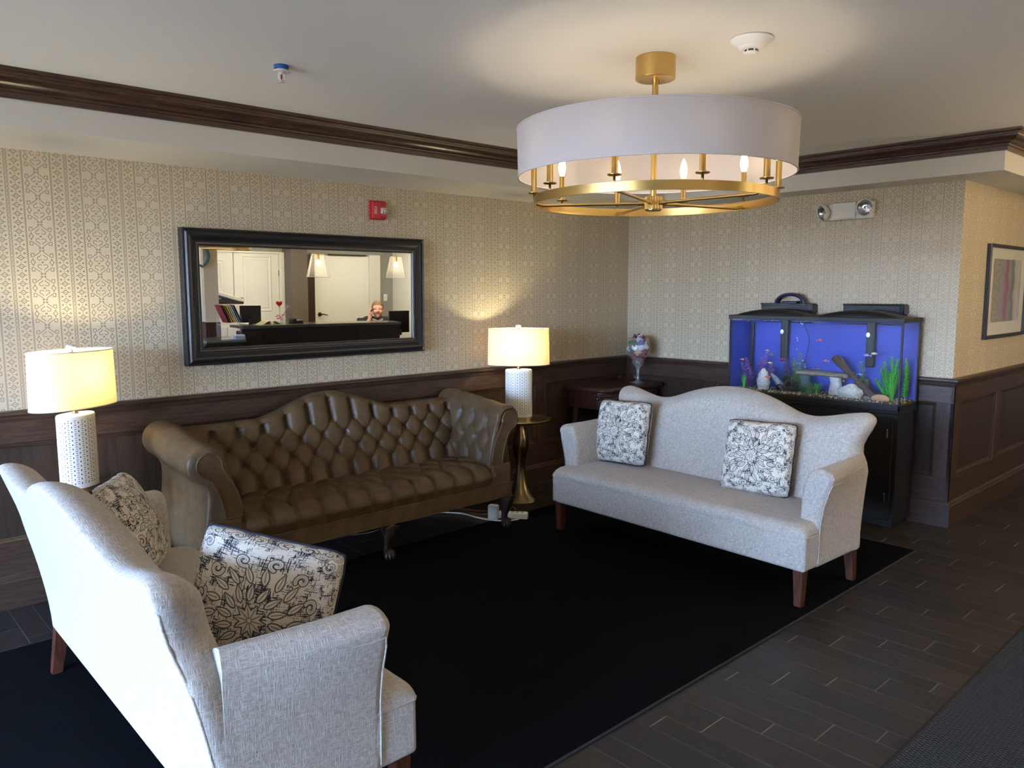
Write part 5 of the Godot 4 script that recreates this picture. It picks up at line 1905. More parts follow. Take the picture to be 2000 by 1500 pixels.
	water_plant("plum_plant", "dark plum plant behind the stacked pots in the aquarium", Vector3(-0.13, 0.84, 1.655), st, plum, plum, 14, 0.030, 0.008, 0.4, rng, 6)
	st = []
	for q in [[0.03, 0.30], [-0.03, 0.25], [0.055, 0.22], [-0.005, 0.17], [0.02, 0.12]]: st.append([Vector3(0, 0, -0.01), Vector3(rng.randf_range(-0.02, 0.02), q[1], q[0]), 0.1])
	water_plant("lime_plant", "tall yellow-green stem plant left of the stone slab", Vector3(-0.17, 0.84, 1.755), st, lime, deep, 18, 0.026, 0.011, 0.15, rng, 6)
	st = []
	for q in [[0.01, 0.255], [-0.05, 0.17], [0.055, 0.13], [0.0, 0.12]]: st.append([Vector3(0, 0, 0.02), Vector3(rng.randf_range(-0.02, 0.02), q[1], q[0]), 0.2])
	water_plant("lime_plant", "yellow-green stem plant right of the driftwood plank", Vector3(-0.13, 0.84, 2.205), st, lime, deep, 15, 0.026, 0.011, 0.15, rng, 6)
	st = []
	for q in [[0.02, 0.30], [-0.03, 0.27], [0.055, 0.29], [-0.06, 0.22], [0.0, 0.20], [-0.085, 0.15], [0.07, 0.22], [-0.02, 0.15]]: st.append([Vector3(0, 0, 0.02), Vector3(rng.randf_range(-0.04, 0.03), q[1], q[0]), 0.12])
	water_plant("bright_green_plant", "large bright green feathery plant at the right end of the aquarium", Vector3(-0.20, 0.84, 2.43), st, green, green, 26, 0.026, 0.006, 0.8, rng, 8)
	grass_tuft("grass_plant", "upright green blades at the root of the large bright green plant", Vector3(-0.215, 0.845, 2.46), 0.20, 0.05, 70, green, rng, 0.0022)
	st = []
	for q in [[0.01, 0.29], [-0.02, 0.27], [0.03, 0.23]]: st.append([Vector3(0, 0, 0.0), Vector3(q[0], q[1], 0.0), 0.12])
	water_plant("bright_green_plant", "slim bright green plant close to the aquarium's side pane", Vector3(-0.12, 0.84, 2.515), st, green, green, 24, 0.024, 0.006, 0.8, rng, 8)
	grass_tuft("carpet_plant", "low curly green plant in front of the stone slab", Vector3(-0.275, 0.845, 1.91), 0.062, 0.085, 120, deep, rng, 0.004)
	grass_tuft("carpet_plant", "bright fern-like clump under the stone slab", Vector3(-0.21, 0.845, 1.93), 0.085, 0.05, 70, green, rng, 0.004)
	# --- fish: turned along z
	var T := PI / 2
	fish("orange-red fish high in the middle of the aquarium", Vector3(-0.2, 1.241, 1.939), T + 0.9, 0.034, rgb(236, 92, 60), rgb(226, 110, 90))
	fish("pale yellow fish just right of the violet plant's tip", Vector3(-0.25, 1.149, 1.557), T, 0.030, rgb(206, 200, 96), rgb(160, 160, 90))
	fish("olive yellow fish right of and below the pale yellow one", Vector3(-0.15, 1.109, 1.54), T, 0.034, rgb(150, 146, 80), rgb(120, 120, 80))
	fish("yellow fish with dark bands beside the violet plant", Vector3(-0.22, 1.053, 1.565), T + 0.5, 0.036, rgb(216, 190, 80), rgb(150, 130, 60), 1.0, 2)
	fish("small orange fish among the violet plants", Vector3(-0.28, 1.071, 1.368), T, 0.028, rgb(230, 150, 60), rgb(220, 150, 80))
	fish("magenta fish in front of the left filter tube", Vector3(-0.20, 1.084, 1.647), -T, 0.036, rgb(170, 40, 100), rgb(150, 60, 120))
	fish("long-tailed red and white fish over the tall pale rock", Vector3(-0.312, 0.955, 1.600), T, 0.052, rgb(206, 110, 92), rgb(206, 200, 206), 2.0)
	fish("small reddish fish above the tall pale rock", Vector3(-0.28, 0.996, 1.566), T, 0.030, rgb(190, 96, 88), rgb(180, 140, 140))
	fish("pink fish left of the top of the driftwood plank", Vector3(-0.2, 1.092, 1.987), -T, 0.034, rgb(206, 96, 110), rgb(190, 130, 140))
	fish("dark silver fish hovering over the stone slab", Vector3(-0.24, 1.036, 1.946), T + 0.6, 0.046, rgb(90, 86, 92), rgb(70, 66, 70))
	fish("blue silver fish left of the right filter tube", Vector3(-0.22, 1.151, 2.286), -T, 0.044, rgb(120, 124, 196), rgb(130, 140, 200))
	fish("black and white striped fish above the bright green plant", Vector3(-0.2, 1.165, 2.331), -T, 0.044, rgb(214, 206, 190), rgb(60, 60, 64), 0.8, 4)
	fish("bright yellow fish under the right end of the slab", Vector3(-0.14, 0.952, 2.086), T, 0.046, rgb(240, 190, 40), rgb(236, 180, 50))
	fish("bluish fish in the lime plant right of the driftwood", Vector3(-0.2, 1.014, 2.242), T, 0.034, rgb(120, 150, 210), rgb(130, 160, 210))
	var bub := MB.new()
	for q in [[1.372, 1.825], [1.365, 1.835], [1.262, 1.80], [1.245, 1.803], [1.10, 1.85], [1.055, 1.872], [1.18, 1.80], [1.075, 1.83]]: bub.ell(Vector3(-0.25, q[0] - 0.01, q[1] - 0.01), Vector3.ONE * 0.004, Basis(), 8, 6)
	var bo := mi("air_bubbles", bub, mat(rgb(235, 242, 250), 0.1))
	tag(bo, "small air bubbles rising above the yellow-green plant in the aquarium", "bubbles")
	stuff(bo)

# ---- bodies: tapered capsules joined by a smooth minimum, meshed as surface nets ----
func sdf(m: MB, prims: Array, k: float, cell: float) -> void:
	var lo := Vector3.ONE * 1e9
	var hi := Vector3.ONE * -1e9
	for q in prims:
		var r: float = maxf(q[2], q[3]) + cell * 2 + k * 0.3
		for w in [q[0], q[1]]:
			lo = lo.min(w - Vector3.ONE * r)
			hi = hi.max(w + Vector3.ONE * r)
	var n := Vector3i(((hi - lo) / cell).ceil()) + Vector3i.ONE
	var F := PackedFloat32Array()
	F.resize(n.x * n.y * n.z)
	F.fill(1.0)
	for q in prims:
		var a: Vector3 = q[0]
		var ab: Vector3 = q[1] - q[0]
		var ll := maxf(ab.length_squared(), 1e-9)
		var ra: float = q[2]
		var rb: float = q[3]
		var r := maxf(ra, rb) + k + cell * 2
		var l := Vector3i((((q[0] as Vector3).min(q[1]) - Vector3.ONE * r - lo) / cell).floor()).clamp(Vector3i.ZERO, n - Vector3i.ONE)
		var h := Vector3i((((q[0] as Vector3).max(q[1]) + Vector3.ONE * r - lo) / cell).ceil()).clamp(Vector3i.ZERO, n - Vector3i.ONE)
		for z in range(l.z, h.z + 1):
			for y in range(l.y, h.y + 1):
				var o := (z * n.y + y) * n.x
				for x in range(l.x, h.x + 1):
					var p := lo + Vector3(x, y, z) * cell - a
					var t := clampf(p.dot(ab) / ll, 0.0, 1.0)
					var d := (p - ab * t).length() - lerpf(ra, rb, t)
					var e := F[o + x]
					var g := maxf(k - absf(d - e), 0.0)
					F[o + x] = minf(d, e) - g * g * 0.25 / k
	var id := {}
	var nx := n.x
	var nxy := n.x * n.y
	for z in n.z - 1:
		for y in n.y - 1:
			for x in n.x - 1:
				var o := z * nxy + y * nx + x
				var c := [F[o], F[o + 1], F[o + nx], F[o + nx + 1], F[o + nxy], F[o + nxy + 1], F[o + nxy + nx], F[o + nxy + nx + 1]]
				var neg := 0
				for w in c: neg += 1 if w < 0.0 else 0
				if neg == 0 or neg == 8: continue
				var s := Vector3.ZERO
				var cnt := 0
				for e in [[0, 1], [2, 3], [4, 5], [6, 7], [0, 2], [1, 3], [4, 6], [5, 7], [0, 4], [1, 5], [2, 6], [3, 7]]:
					var u: float = c[e[0]]
					var v: float = c[e[1]]
					if (u < 0.0) == (v < 0.0): continue
					var f := u / (u - v)
					var A := Vector3(e[0] & 1, (e[0] >> 1) & 1, e[0] >> 2)
					var B := Vector3(e[1] & 1, (e[1] >> 1) & 1, e[1] >> 2)
					s += A.lerp(B, f)
					cnt += 1
				s /= cnt
				var g := Vector3(c[1] + c[3] + c[5] + c[7] - c[0] - c[2] - c[4] - c[6], c[2] + c[3] + c[6] + c[7] - c[0] - c[1] - c[4] - c[5], c[4] + c[5] + c[6] + c[7] - c[0] - c[1] - c[2] - c[3])
				id[o] = m.p(lo + (Vector3(x, y, z) + s) * cell, g.normalized())
	for o in id:
		for q in [[1, nx, nxy], [nx, nxy, 1], [nxy, 1, nx]]:
			var e: int = q[0]
			if (F[o] < 0.0) == (F[o + e] < 0.0): continue
			var b: int = o - q[1]
			var c: int = o - q[2]
			var d: int = o - q[1] - q[2]
			if id.has(b) and id.has(c) and id.has(d): m.quad(id[o], id[b], id[d], id[c])

func panel_door(called: String, x0: float, x1: float, top: float, z: float, m: Material, panels: Array) -> Node3D:
	var d := Node3D.new()
	d.name = called
	add_child(d)
	d.set_meta("kind", "structure")
	d.position = Vector3(0, 0, z)
	mi("leaf", bx(Vector3((x0 + x1) / 2, top / 2, -0.02), Vector3(x1 - x0, top, 0.04), 0.003), m, d)
	for q in panels:
		var f := MB.new()
		f.X = Transform3D(Basis(Vector3.UP, PI), Vector3(0, 0, -0.04))
		rect_frame(f, Vector2(-q[2], q[1]), Vector2(-q[0], q[3]), [Vector2(-0.02, 0.0), Vector2(-0.012, 0.008), Vector2(0.0, 0.010), Vector2(0.012, 0.004), Vector2(0.03, 0.001), Vector2(0.04, 0.006), Vector2(0.05, 0.006)])
		mi("door_panel", f, m, d)
	return d

func reception() -> void:
	var Z := 7.2
	# --- back wall of the reception: doors, dark cladding
	var pw: Material = M.paint_white
	panel_door("door_1", -1.45, -0.690, 2.0, Z, pw, [[-1.30, 1.10, -0.84, 1.88], [-1.30, 0.16, -0.84, 0.92]])
	var d2 := panel_door("door_2", -0.680, 0.046, 2.0, Z, pw, [[-0.544, 1.12, -0.10, 1.95], [-0.544, 0.16, -0.10, 0.92]])
	for y in [0.3, 1.70]: mi("hinge", bx(Vector3(0.050, y, -0.04), Vector3(0.016, 0.09, 0.012)), M.black, d2)
	var d3 := panel_door("door_3", 0.66, 1.70, 2.0, Z, mat(rgb(234, 232, 218), 0.5), [])
	var hd := MB.new()
	hd.X = Transform3D(Basis(), Vector3(0.75, 1.035, -0.045))
	hd.ell(Vector3.ZERO, Vector3(0.036, 0.036, 0.012), Basis(), 16, 8)
	hd.tube([Vector3(0, 0, 0), Vector3(0, 0, -0.04), Vector3(0.04, 0.004, -0.045), Vector3(0.09, -0.008, -0.045), Vector3(0.125, -0.016, -0.045)], [0.012, 0.011, 0.010, 0.009, 0.006], 8)
	mi("lever_handle", hd, mat(rgb(62, 50, 42), 0.35, 0.8), d3)
	mi("door_closer", bx(Vector3(1.28, 2.03, -0.05), Vector3(0.70, 0.045, 0.06), 0.006), mat(rgb(52, 42, 36), 0.4), d3)
	var jm := MB.new()
	for q in [[-1.54, -1.46], [0.052, 0.132], [0.615, 0.655], [1.705, 1.92]]: jm.box(Vector3((q[0] + q[1]) / 2, 1.03, Z - 0.035), Vector3(q[1] - q[0], 2.06, 0.07), 0.006)
	jm.box(Vector3(-0.70, 2.035, Z - 0.03), Vector3(1.66, 0.07, 0.06), 0.005)
	struct("trim_7", jm, pw)
	slab("wall_south", Vector3(0.134, 0, 6.9), Vector3(0.409, CEIL, 7.2), M.paint_brown)
	slab("wall_south", Vector3(0.415, 0, 7.05), Vector3(0.613, 2.0, 7.2), mat(rgb(58, 38, 28), 0.45))
	slab("wall_south", Vector3(2.22, 0, 6.4), Vector3(2.36, CEIL, 7.2), pw)
	# pillar at the left end of the desk
	slab("wall_pillar", Vector3(-2.02, 1.10, 5.0), Vector3(-1.805, CEIL, 5.22), M.paint_beige)
	slab("wall_pillar", Vector3(-2.03, 0, 4.99), Vector3(-1.795, 1.10, 5.23), M.mahog)
	var sw := thing("light_switch", "white light switch plate on the grey wall behind the receptionist", "light switch", Vector3(2.06, 1.30, Z - 0.006))
	mi("plate", bx(Vector3.ZERO, Vector3(0.075, 0.118, 0.008), 0.003), M.white, sw)
	mi("toggle", bx(Vector3(0, 0, -0.007), Vector3(0.012, 0.024, 0.012), 0.002), M.offwhite, sw)
	var wr := MB.new()
	var rp := []
	for i in 40: rp.append(Vector3(cos(TAU * i / 40) * 0.135, sin(TAU * i / 40) * 0.135, 0))
	wr.tube(rp, 0.028, 10, true, 0.5)
	solo("wall_ring", wr, mat(rgb(70, 106, 108), 0.6), "teal ring hanging on the beige pillar seen in the mirror", "wall decor", "", Vector3(-2.05, 1.90, 4.982))
	# --- desk
	var dk := thing("reception_desk", "dark wood reception desk with a raised stone counter seen in the mirror", "reception desk", Vector3(-0.9, 0, 4.8))
	var fr := [Vector2(-0.78, -0.20), Vector2(-0.30, -0.20), Vector2(0.10, -0.205), Vector2(0.45, -0.225), Vector2(0.80, -0.27), Vector2(1.10, -0.34), Vector2(1.35, -0.42)]
	var bkk := []
	for i in fr.size():
		var d: Vector2 = (fr[mini(i + 1, fr.size() - 1)] - fr[maxi(i - 1, 0)]).normalized()
		bkk.append(fr[i] + Vector2(-d.y, d.x) * 0.40)
	var strip := func(m: MB, y0: float, y1: float, a: float, b: float) -> void:   # a bent slab between two offsets from the front edge
		var S := []
		for i in fr.size():
			var d: Vector2 = (bkk[i] - fr[i]) / 0.40
			var p: Vector2 = fr[i] + d * a
			var q: Vector2 = fr[i] + d * b
			S.append(PackedVector3Array([Vector3(p.x, y0, p.y), Vector3(q.x, y0, q.y), Vector3(q.x, y1, q.y), Vector3(p.x, y1, p.y)]))
		for i in S.size() - 1:
			for j in 4:
				var e: Vector3 = S[i][(j + 1) % 4] - S[i][j]
				var f: Vector3 = S[i + 1][j] - S[i][j]
				var nn := f.cross(e).normalized()
				var c := Vector3.ZERO
				for w in S[i]: c += w / 4.0
				if nn.dot(S[i][j] + e / 2 - c) < 0: nn = -nn
				m.face([S[i][j], S[i][(j + 1) % 4], S[i + 1][(j + 1) % 4], S[i + 1][j]], nn)
		m.cap(S[0], Vector3(-1, 0, 0))
		m.cap(S[-1], (S[-1][0] - S[-2][0]).normalized())
	var ct := MB.new()
	strip.call(ct, 1.032, 1.066, 0.0, 0.40)
	mi("counter_top", ct, mat(rgb(70, 66, 56), 0.18), dk)
	var fp := MB.new()
	strip.call(fp, 0.0, 1.032, 0.05, 0.10)
	mi("front_panel", fp, mat(rgb(34, 25, 20), 0.4), dk)
	mi("corner_post", bx(Vector3(-0.65, 0.5, -0.14), Vector3(0.24, 1.0, 0.05), 0.004), mat(rgb(44, 33, 26), 0.4), dk)
	var wt := MB.new()
	strip.call(wt, 0.73, 0.76, 0.35, 0.95)
	mi("work_top", wt, mat(rgb(120, 104, 86), 0.4), dk)
	var lowc := thing("side_counter", "lower dark counter with a stone top left of the reception desk", "counter", Vector3(-1.98, 0, 4.72))
	mi("top", bx(Vector3(0, 0.905, 0), Vector3(0.55, 0.03, 0.50), 0.004), mat(rgb(96, 96, 84), 0.25), lowc)
	mi("body", bx(Vector3(0, 0.445, 0.01), Vector3(0.52, 0.89, 0.46), 0.003), mat(rgb(34, 25, 20), 0.4), lowc)
	# --- on the desk
	var hold := thing("folder_rack", "clear upright rack holding coloured folders on the side counter", "rack", Vector3(-1.835, 0.92, 4.65))
	for s in [-1, 1]: mi("side", bx(Vector3(s * 0.13, 0.15, 0.0), Vector3(0.005, 0.26, 0.12)), M.glass, hold)
	mi("shelf", bx(Vector3(0, 0.17, 0.0), Vector3(0.26, 0.005, 0.12)), M.glass, hold)
	mi("foot", bx(Vector3(0, 0.004, 0.0), Vector3(0.26, 0.008, 0.12)), M.glass, hold)
	var fc := [[rgb(120, 34, 40), "dark red"], [rgb(96, 40, 62), "maroon"], [rgb(206, 170, 96), "tan"], [rgb(222, 190, 70), "yellow"], [rgb(236, 226, 200), "cream"], [rgb(226, 224, 216), "white"], [rgb(120, 128, 140), "grey"], [rgb(76, 88, 116), "blue"]]
	for i in 8:
		var f := MB.new()
		f.X = Transform3D(Basis(Vector3(0, 0, 1), 0.42), Vector3.ZERO)
		f.box(Vector3(0, 0.115, 0), Vector3(0.006, 0.23, 0.17), 0.001)
		solo("folder", f, mat(fc[i][0], 0.6), "%s folder leaning in the clear rack on the side counter" % fc[i][1], "folder", "folders in the clear rack", Vector3(-1.875 + 0.024 * i, 1.115, 4.65))
	var cbx := thing("paper_box", "small open box of white papers on the side counter", "box", Vector3(-1.765, 0.92, 4.535))
	mi("box", bx(Vector3(0, 0.022, 0), Vector3(0.12, 0.044, 0.08), 0.003), mat(rgb(150, 160, 176), 0.4), cbx)
	mi("papers", bx(Vector3(0, 0.048, 0), Vector3(0.11, 0.012, 0.07), 0.002), M.white, cbx)
	var scr := func(label: String, at: Vector3, turn: float, w: float, h: float) -> void:
		var t := thing("monitor", label, "monitor", at, turn, "black monitors on the reception desk")
		mi("housing", bx(Vector3(0, h / 2 + 0.10, 0), Vector3(w, h, 0.024), 0.006), M.black_gloss, t)
		mi("screen", bx(Vector3(0, h / 2 + 0.10, 0.013), Vector3(w - 0.02, h - 0.02, 0.002)), mat(rgb(30, 34, 40), 0.15), t)
		mi("neck", bx(Vector3(0, 0.07, -0.015), Vector3(0.05, 0.14, 0.03), 0.006), M.black, t)
		mi("foot", bx(Vector3(0, 0.006, 0), Vector3(0.20, 0.012, 0.16), 0.005), M.black, t)
	scr.call("black monitor at the left end of the reception desk", Vector3(-1.40, 0.98, 5.02), 0.22, 0.26, 0.215)
	scr.call("black monitor beside the seated receptionist", Vector3(0.93, 0.76, 5.12), 0.05, 0.36, 0.32)
	mi("monitor_stand", bx(Vector3(-0.50, 0.87, 0.22), Vector3(0.30, 0.215, 0.20), 0.004), M.black, dk)
	var bkb := thing("open_book", "open visitor book lying on the reception counter", "book", Vector3(-1.29, 1.066, 4.74))
	for s in [-1, 1]:
		var rows := []
		for j in 2:
			var row := PackedVector3Array()
			for i in 9:
				var f := i / 8.0
				row.push_back(Vector3(s * 0.135 * f, 0.006 + 0.050 * sin(PI * pow(f, 0.6)) * (1.0 - 0.5 * f), -0.09 + 0.18 * j))
			rows.append(row)
		var pm := MB.new()
		pm.grid(rows, false, false, Vector3.UP)
		mi("page", pm, M.white if s > 0 else mat(rgb(226, 206, 160), 0.7), bkb)
	mi("cover", bx(Vector3(0, 0.003, 0), Vector3(0.28, 0.006, 0.19), 0.002), mat(rgb(214, 196, 150), 0.6), bkb)
	var ph := thing("desk_phone", "black desk phone on the reception counter right of the flowers", "phone", Vector3(-0.86, 1.066, 4.86))
	mi("body", bx(Vector3(0, 0.022, 0), Vector3(0.15, 0.044, 0.14), 0.012, 2), M.black, ph)
	mi("handset", bx(Vector3(-0.045, 0.052, 0), Vector3(0.042, 0.03, 0.15), 0.012, 2), M.black_gloss, ph)
	var sg := thing("card_holder", "small black card holder in front of the left monitor", "card holder", Vector3(-1.40, 1.066, 4.86), 0.1)
	mi("card", bx(Vector3(0, 0.05, 0), Vector3(0.11, 0.085, 0.004), 0.001), M.black, sg)
	mi("base", bx(Vector3(0, 0.004, 0), Vector3(0.12, 0.008, 0.05), 0.002), M.glass, sg)
	# flowers and the heart on a stick
	var vs := thing("flower_vase", "small glass of pink flowers on the reception counter", "vase", Vector3(-1.13, 1.066, 4.75))
	var vm := MB.new()
	vm.lathe([Vector2(0, 0), Vector2(0.030, 0), Vector2(0.038, 0.055), Vector2(0.040, 0.07)], 20)
	mi("glass", vm, pane(0.2), vs)
	var rng := RandomNumberGenerator.new()
	rng.seed = 8
	for i in 14:
		var fl := MB.new()
		var c := Vector3(rng.randf_range(-0.055, 0.055), 0.085 + rng.randf_range(-0.015, 0.035), rng.randf_range(-0.04, 0.04))
		for k in 5:
			var b := Basis(Vector3.UP, k * 1.26)
			fl.ell(c + b * Vector3(0.008, 0.0, 0), Vector3(0.009, 0.007, 0.008), b, 7, 5)
		mi("flower", fl, mat([rgb(206, 140, 160), rgb(184, 100, 130), rgb(222, 176, 186)][i % 3], 0.6), vs)
	var tl := MB.new()
	tl.tube([Vector3(0.01, 0.05, 0), Vector3(0.05, 0.13, 0), Vector3(0.085, 0.19, 0)], 0.003, 6)
	mi("stem", tl, mat(rgb(90, 120, 70), 0.6), vs)
	var tul := MB.new()
	tul.X = Transform3D(Basis(Vector3(0, 0, 1), -0.5), Vector3(0.085, 0.19, 0))
	tul.lathe([Vector2(0, -0.01), Vector2(0.010, 0.0), Vector2(0.014, 0.025), Vector2(0.022, 0.05), Vector2(0.008, 0.042), Vector2(0, 0.03)], 12)
	mi("blossom", tul, mat(rgb(216, 150, 158), 0.6), vs)
	var ht := thing("heart_pick", "shiny red heart on a stick above the pink flowers", "decoration", Vector3(-1.14, 1.10, 4.75))
	var hp := []
	for i in 40:
		var a := TAU * i / 40
		hp.append(Vector2(16.0 * pow(sin(a), 3.0), 13.0 * cos(a) - 5.0 * cos(2 * a) - 2.0 * cos(3 * a) - cos(4 * a)) * 0.0028)
	var hs := []
	for q in [[0.35, -0.020], [0.80, -0.014], [1.0, 0.0], [0.80, 0.014], [0.35, 0.020]]:
		var r := PackedVector3Array()
		for w in hp: r.push_back(Vector3(w.x * q[0], 0.225 + w.y * q[0], q[1]))
		hs.append(r)
	var hm := MB.new()
	hm.loft(hs)
	mi("heart", hm, mat(rgb(190, 24, 44), 0.12, 0.3), ht)
	var stk := MB.new()
	stk.tube([Vector3(0, -0.03, 0), Vector3(0, 0.20, 0)], 0.003, 6)
	mi("stick", stk, M.white, ht)
	# printer on a white cabinet
	var cab := thing("office_cabinet", "white office cabinet under the printer behind the desk", "cabinet", Vector3(-1.36, 0, 6.1))
	mi("body", bx(Vector3(0, 0.5, 0), Vector3(0.72, 1.0, 0.5), 0.006), pw, cab)
	for s in [-1, 1]: mi("door", bx(Vector3(s * 0.18, 0.5, -0.255), Vector3(0.34, 0.94, 0.014), 0.003), pw, cab)
	var pt := thing("printer", "white and black office printer on the white cabinet", "printer", Vector3(-1.36, 1.0, 6.1))
	mi("body", bx(Vector3(0, 0.14, 0), Vector3(0.56, 0.28, 0.46), 0.02, 2), M.offwhite, pt)
	var lidp := MB.new()
	lidp.X = Transform3D(Basis(Vector3(0, 0, 1), -0.30), Vector3(0.0, 0.38, 0))
	lidp.box(Vector3(0, 0.02, 0), Vector3(0.54, 0.05, 0.44), 0.012, 2)
	mi("scanner_lid", lidp, M.offwhite, pt)
	var slot := MB.new()
	slot.X = Transform3D(Basis(Vector3(0, 0, 1), -0.12), Vector3(0.03, 0.315, 0))
	slot.box(Vector3(0, 0, 0), Vector3(0.46, 0.05, 0.44), 0.004)
	mi("output_slot", slot, M.black, pt)
	mi("control_panel", bx(Vector3(0.24, 0.315, -0.15), Vector3(0.06, 0.10, 0.10), 0.01), M.black, pt)
	# --- pendants over the counter
	for i in 2:
		var x: float = [-0.60, 0.60][i]
		var p := thing("glass_pendant", ["clear glass pendant over the middle of the reception desk", "clear glass pendant above the receptionist's monitor"][i], "pendant lamp", Vector3(x, 0, 4.72), 0.6, "glass pendants over the desk")
		var gm := MB.new()
		var S := []
		for q in [[1.955, 0.085], [1.663, 0.148]]:
			var r := PackedVector3Array()
			for k in 5: r.push_back(Vector3(cos(TAU * k / 4 + PI / 4) * q[1] * 1.3, q[0], sin(TAU * k / 4 + PI / 4) * q[1] * 1.3))
			S.append(r)
		for k in 4:
			var nn: Vector3 = S[0][k] + S[0][k + 1]
			nn.y = 0
			gm.face([S[0][k], S[0][k + 1], S[1][k + 1], S[1][k]], nn.normalized())
		var sh := mi("glass_shade", gm, pane(0.02), p)
		var ed := MB.new()
		for k in 4:
			ed.tube([S[0][k], S[1][k]], 0.0025, 5)
			ed.tube([S[1][k], S[1][k + 1]], 0.0030, 5)
			ed.tube([S[0][k], S[0][k + 1]], 0.0030, 5)
		mi("glass_edge", ed, mat(rgb(170, 164, 150), 0.2), sh)
		var st := MB.new()
		st.lathe([Vector2(0, 1.97), Vector2(0.02, 1.97), Vector2(0.02, 1.89), Vector2(0.014, 1.885), Vector2(0, 1.885)], 16)
		st.tube([Vector3(0, 1.965, 0), Vector3(0, CEIL, 0)], 0.003, 6)
		st.lathe([Vector2(0, CEIL), Vector2(0.055, CEIL), Vector2(0.055, CEIL - 0.02), Vector2(0, CEIL - 0.02)], 24)
		mi("stem", st, M.brass, p)
		var b := MB.new()
		b.ell(Vector3(0, 1.845, 0), Vector3(0.032, 0.045, 0.032), Basis(), 14, 10)
		mi("bulb", b, glow(Color(1.0, 0.88, 0.66), 4.0), p)
		lamp_light(Vector3(x, 1.845, 4.72), Color(1.0, 0.90, 0.74), E_PENDANT, 0.03)
	# --- unseen ceiling panels that light the reception; corridor downlights, out of view too
	for i in 2:
		var q: Vector3 = [Vector3(-0.6, CEIL, 6.1), Vector3(1.3, CEIL, 6.1)][i]
		var t := thing("unseen_ceiling_light", ["unseen flush ceiling panel light over the left of the reception", "unseen flush ceiling panel light over the right of the reception"][i], "ceiling light", q, 0.0, "unseen panels lighting the reception")
		mi("frame", bx(Vector3(0, -0.008, 0), Vector3(0.64, 0.016, 0.64), 0.003), M.white, t)
		mi("diffuser", bx(Vector3(0, -0.018, 0), Vector3(0.58, 0.004, 0.58)), glow(Color(1.0, 0.97, 0.9), 2.0), t)
		area_light(q + Vector3(0, -0.03, 0), 0.56, 0.56, 0.0, -PI / 2, Color(1.0, 0.97, 0.90), E_PANEL)
	for i in 2:  # out of view, placed to warm the corridor wall
		var q: Vector3 = [Vector3(1.7, CEIL, 4.1), Vector3(4.2, CEIL, 4.1)][i]
		var t := thing("unseen_downlight", ["unseen round lamp in the corridor ceiling by the framed print", "unseen round lamp farther along the corridor ceiling"][i], "unseen_downlight", q, 0.0, "unseen corridor lamps")
		var rm := MB.new()
		rm.lathe([Vector2(0.075, 0), Vector2(0.105, 0), Vector2(0.103, -0.008), Vector2(0.078, -0.010), Vector2(0.075, 0)], 32)
		mi("trim_ring", rm, M.white, t)
		var lm := MB.new()
		lm.lathe([Vector2(0, -0.004), Vector2(0.076, -0.004)], 32)
		mi("lens", lm, glow(Color(1.0, 0.78, 0.5), 3.0), t)
		lamp_light(q + Vector3(0, -0.08, 0), Color(1.0, 0.80, 0.56), E_DOWN, 0.07)
	# two opal globes added behind the camera as warm fill light
	for i in 2:
		var q: Vector3 = [Vector3(-3.4, 2.05, 5.9), Vector3(-5.3, 2.05, 6.4)][i]
		var t := thing("added_globe_pendant", ["added opal globe for fill light beside the end of the reception", "added opal globe for fill light behind the camera"][i], "pendant lamp", q, 0.0, "added fill globes out of view")
		var gm := MB.new()
		gm.ell(Vector3.ZERO, Vector3.ONE * 0.16, Basis(), 24, 16)
		mi("globe", gm, glow(Color(1.0, 0.93, 0.82), 2.0), t)
		var sm := MB.new()
		sm.tube([Vector3(0, 0.15, 0), Vector3(0, CEIL - q.y, 0)], 0.008, 8)
		mi("stem", sm, M.brass, t)
		lamp_light(q, Color(1.0, 0.88, 0.68), E_GLOBE_FILL, 0.16)
	person()

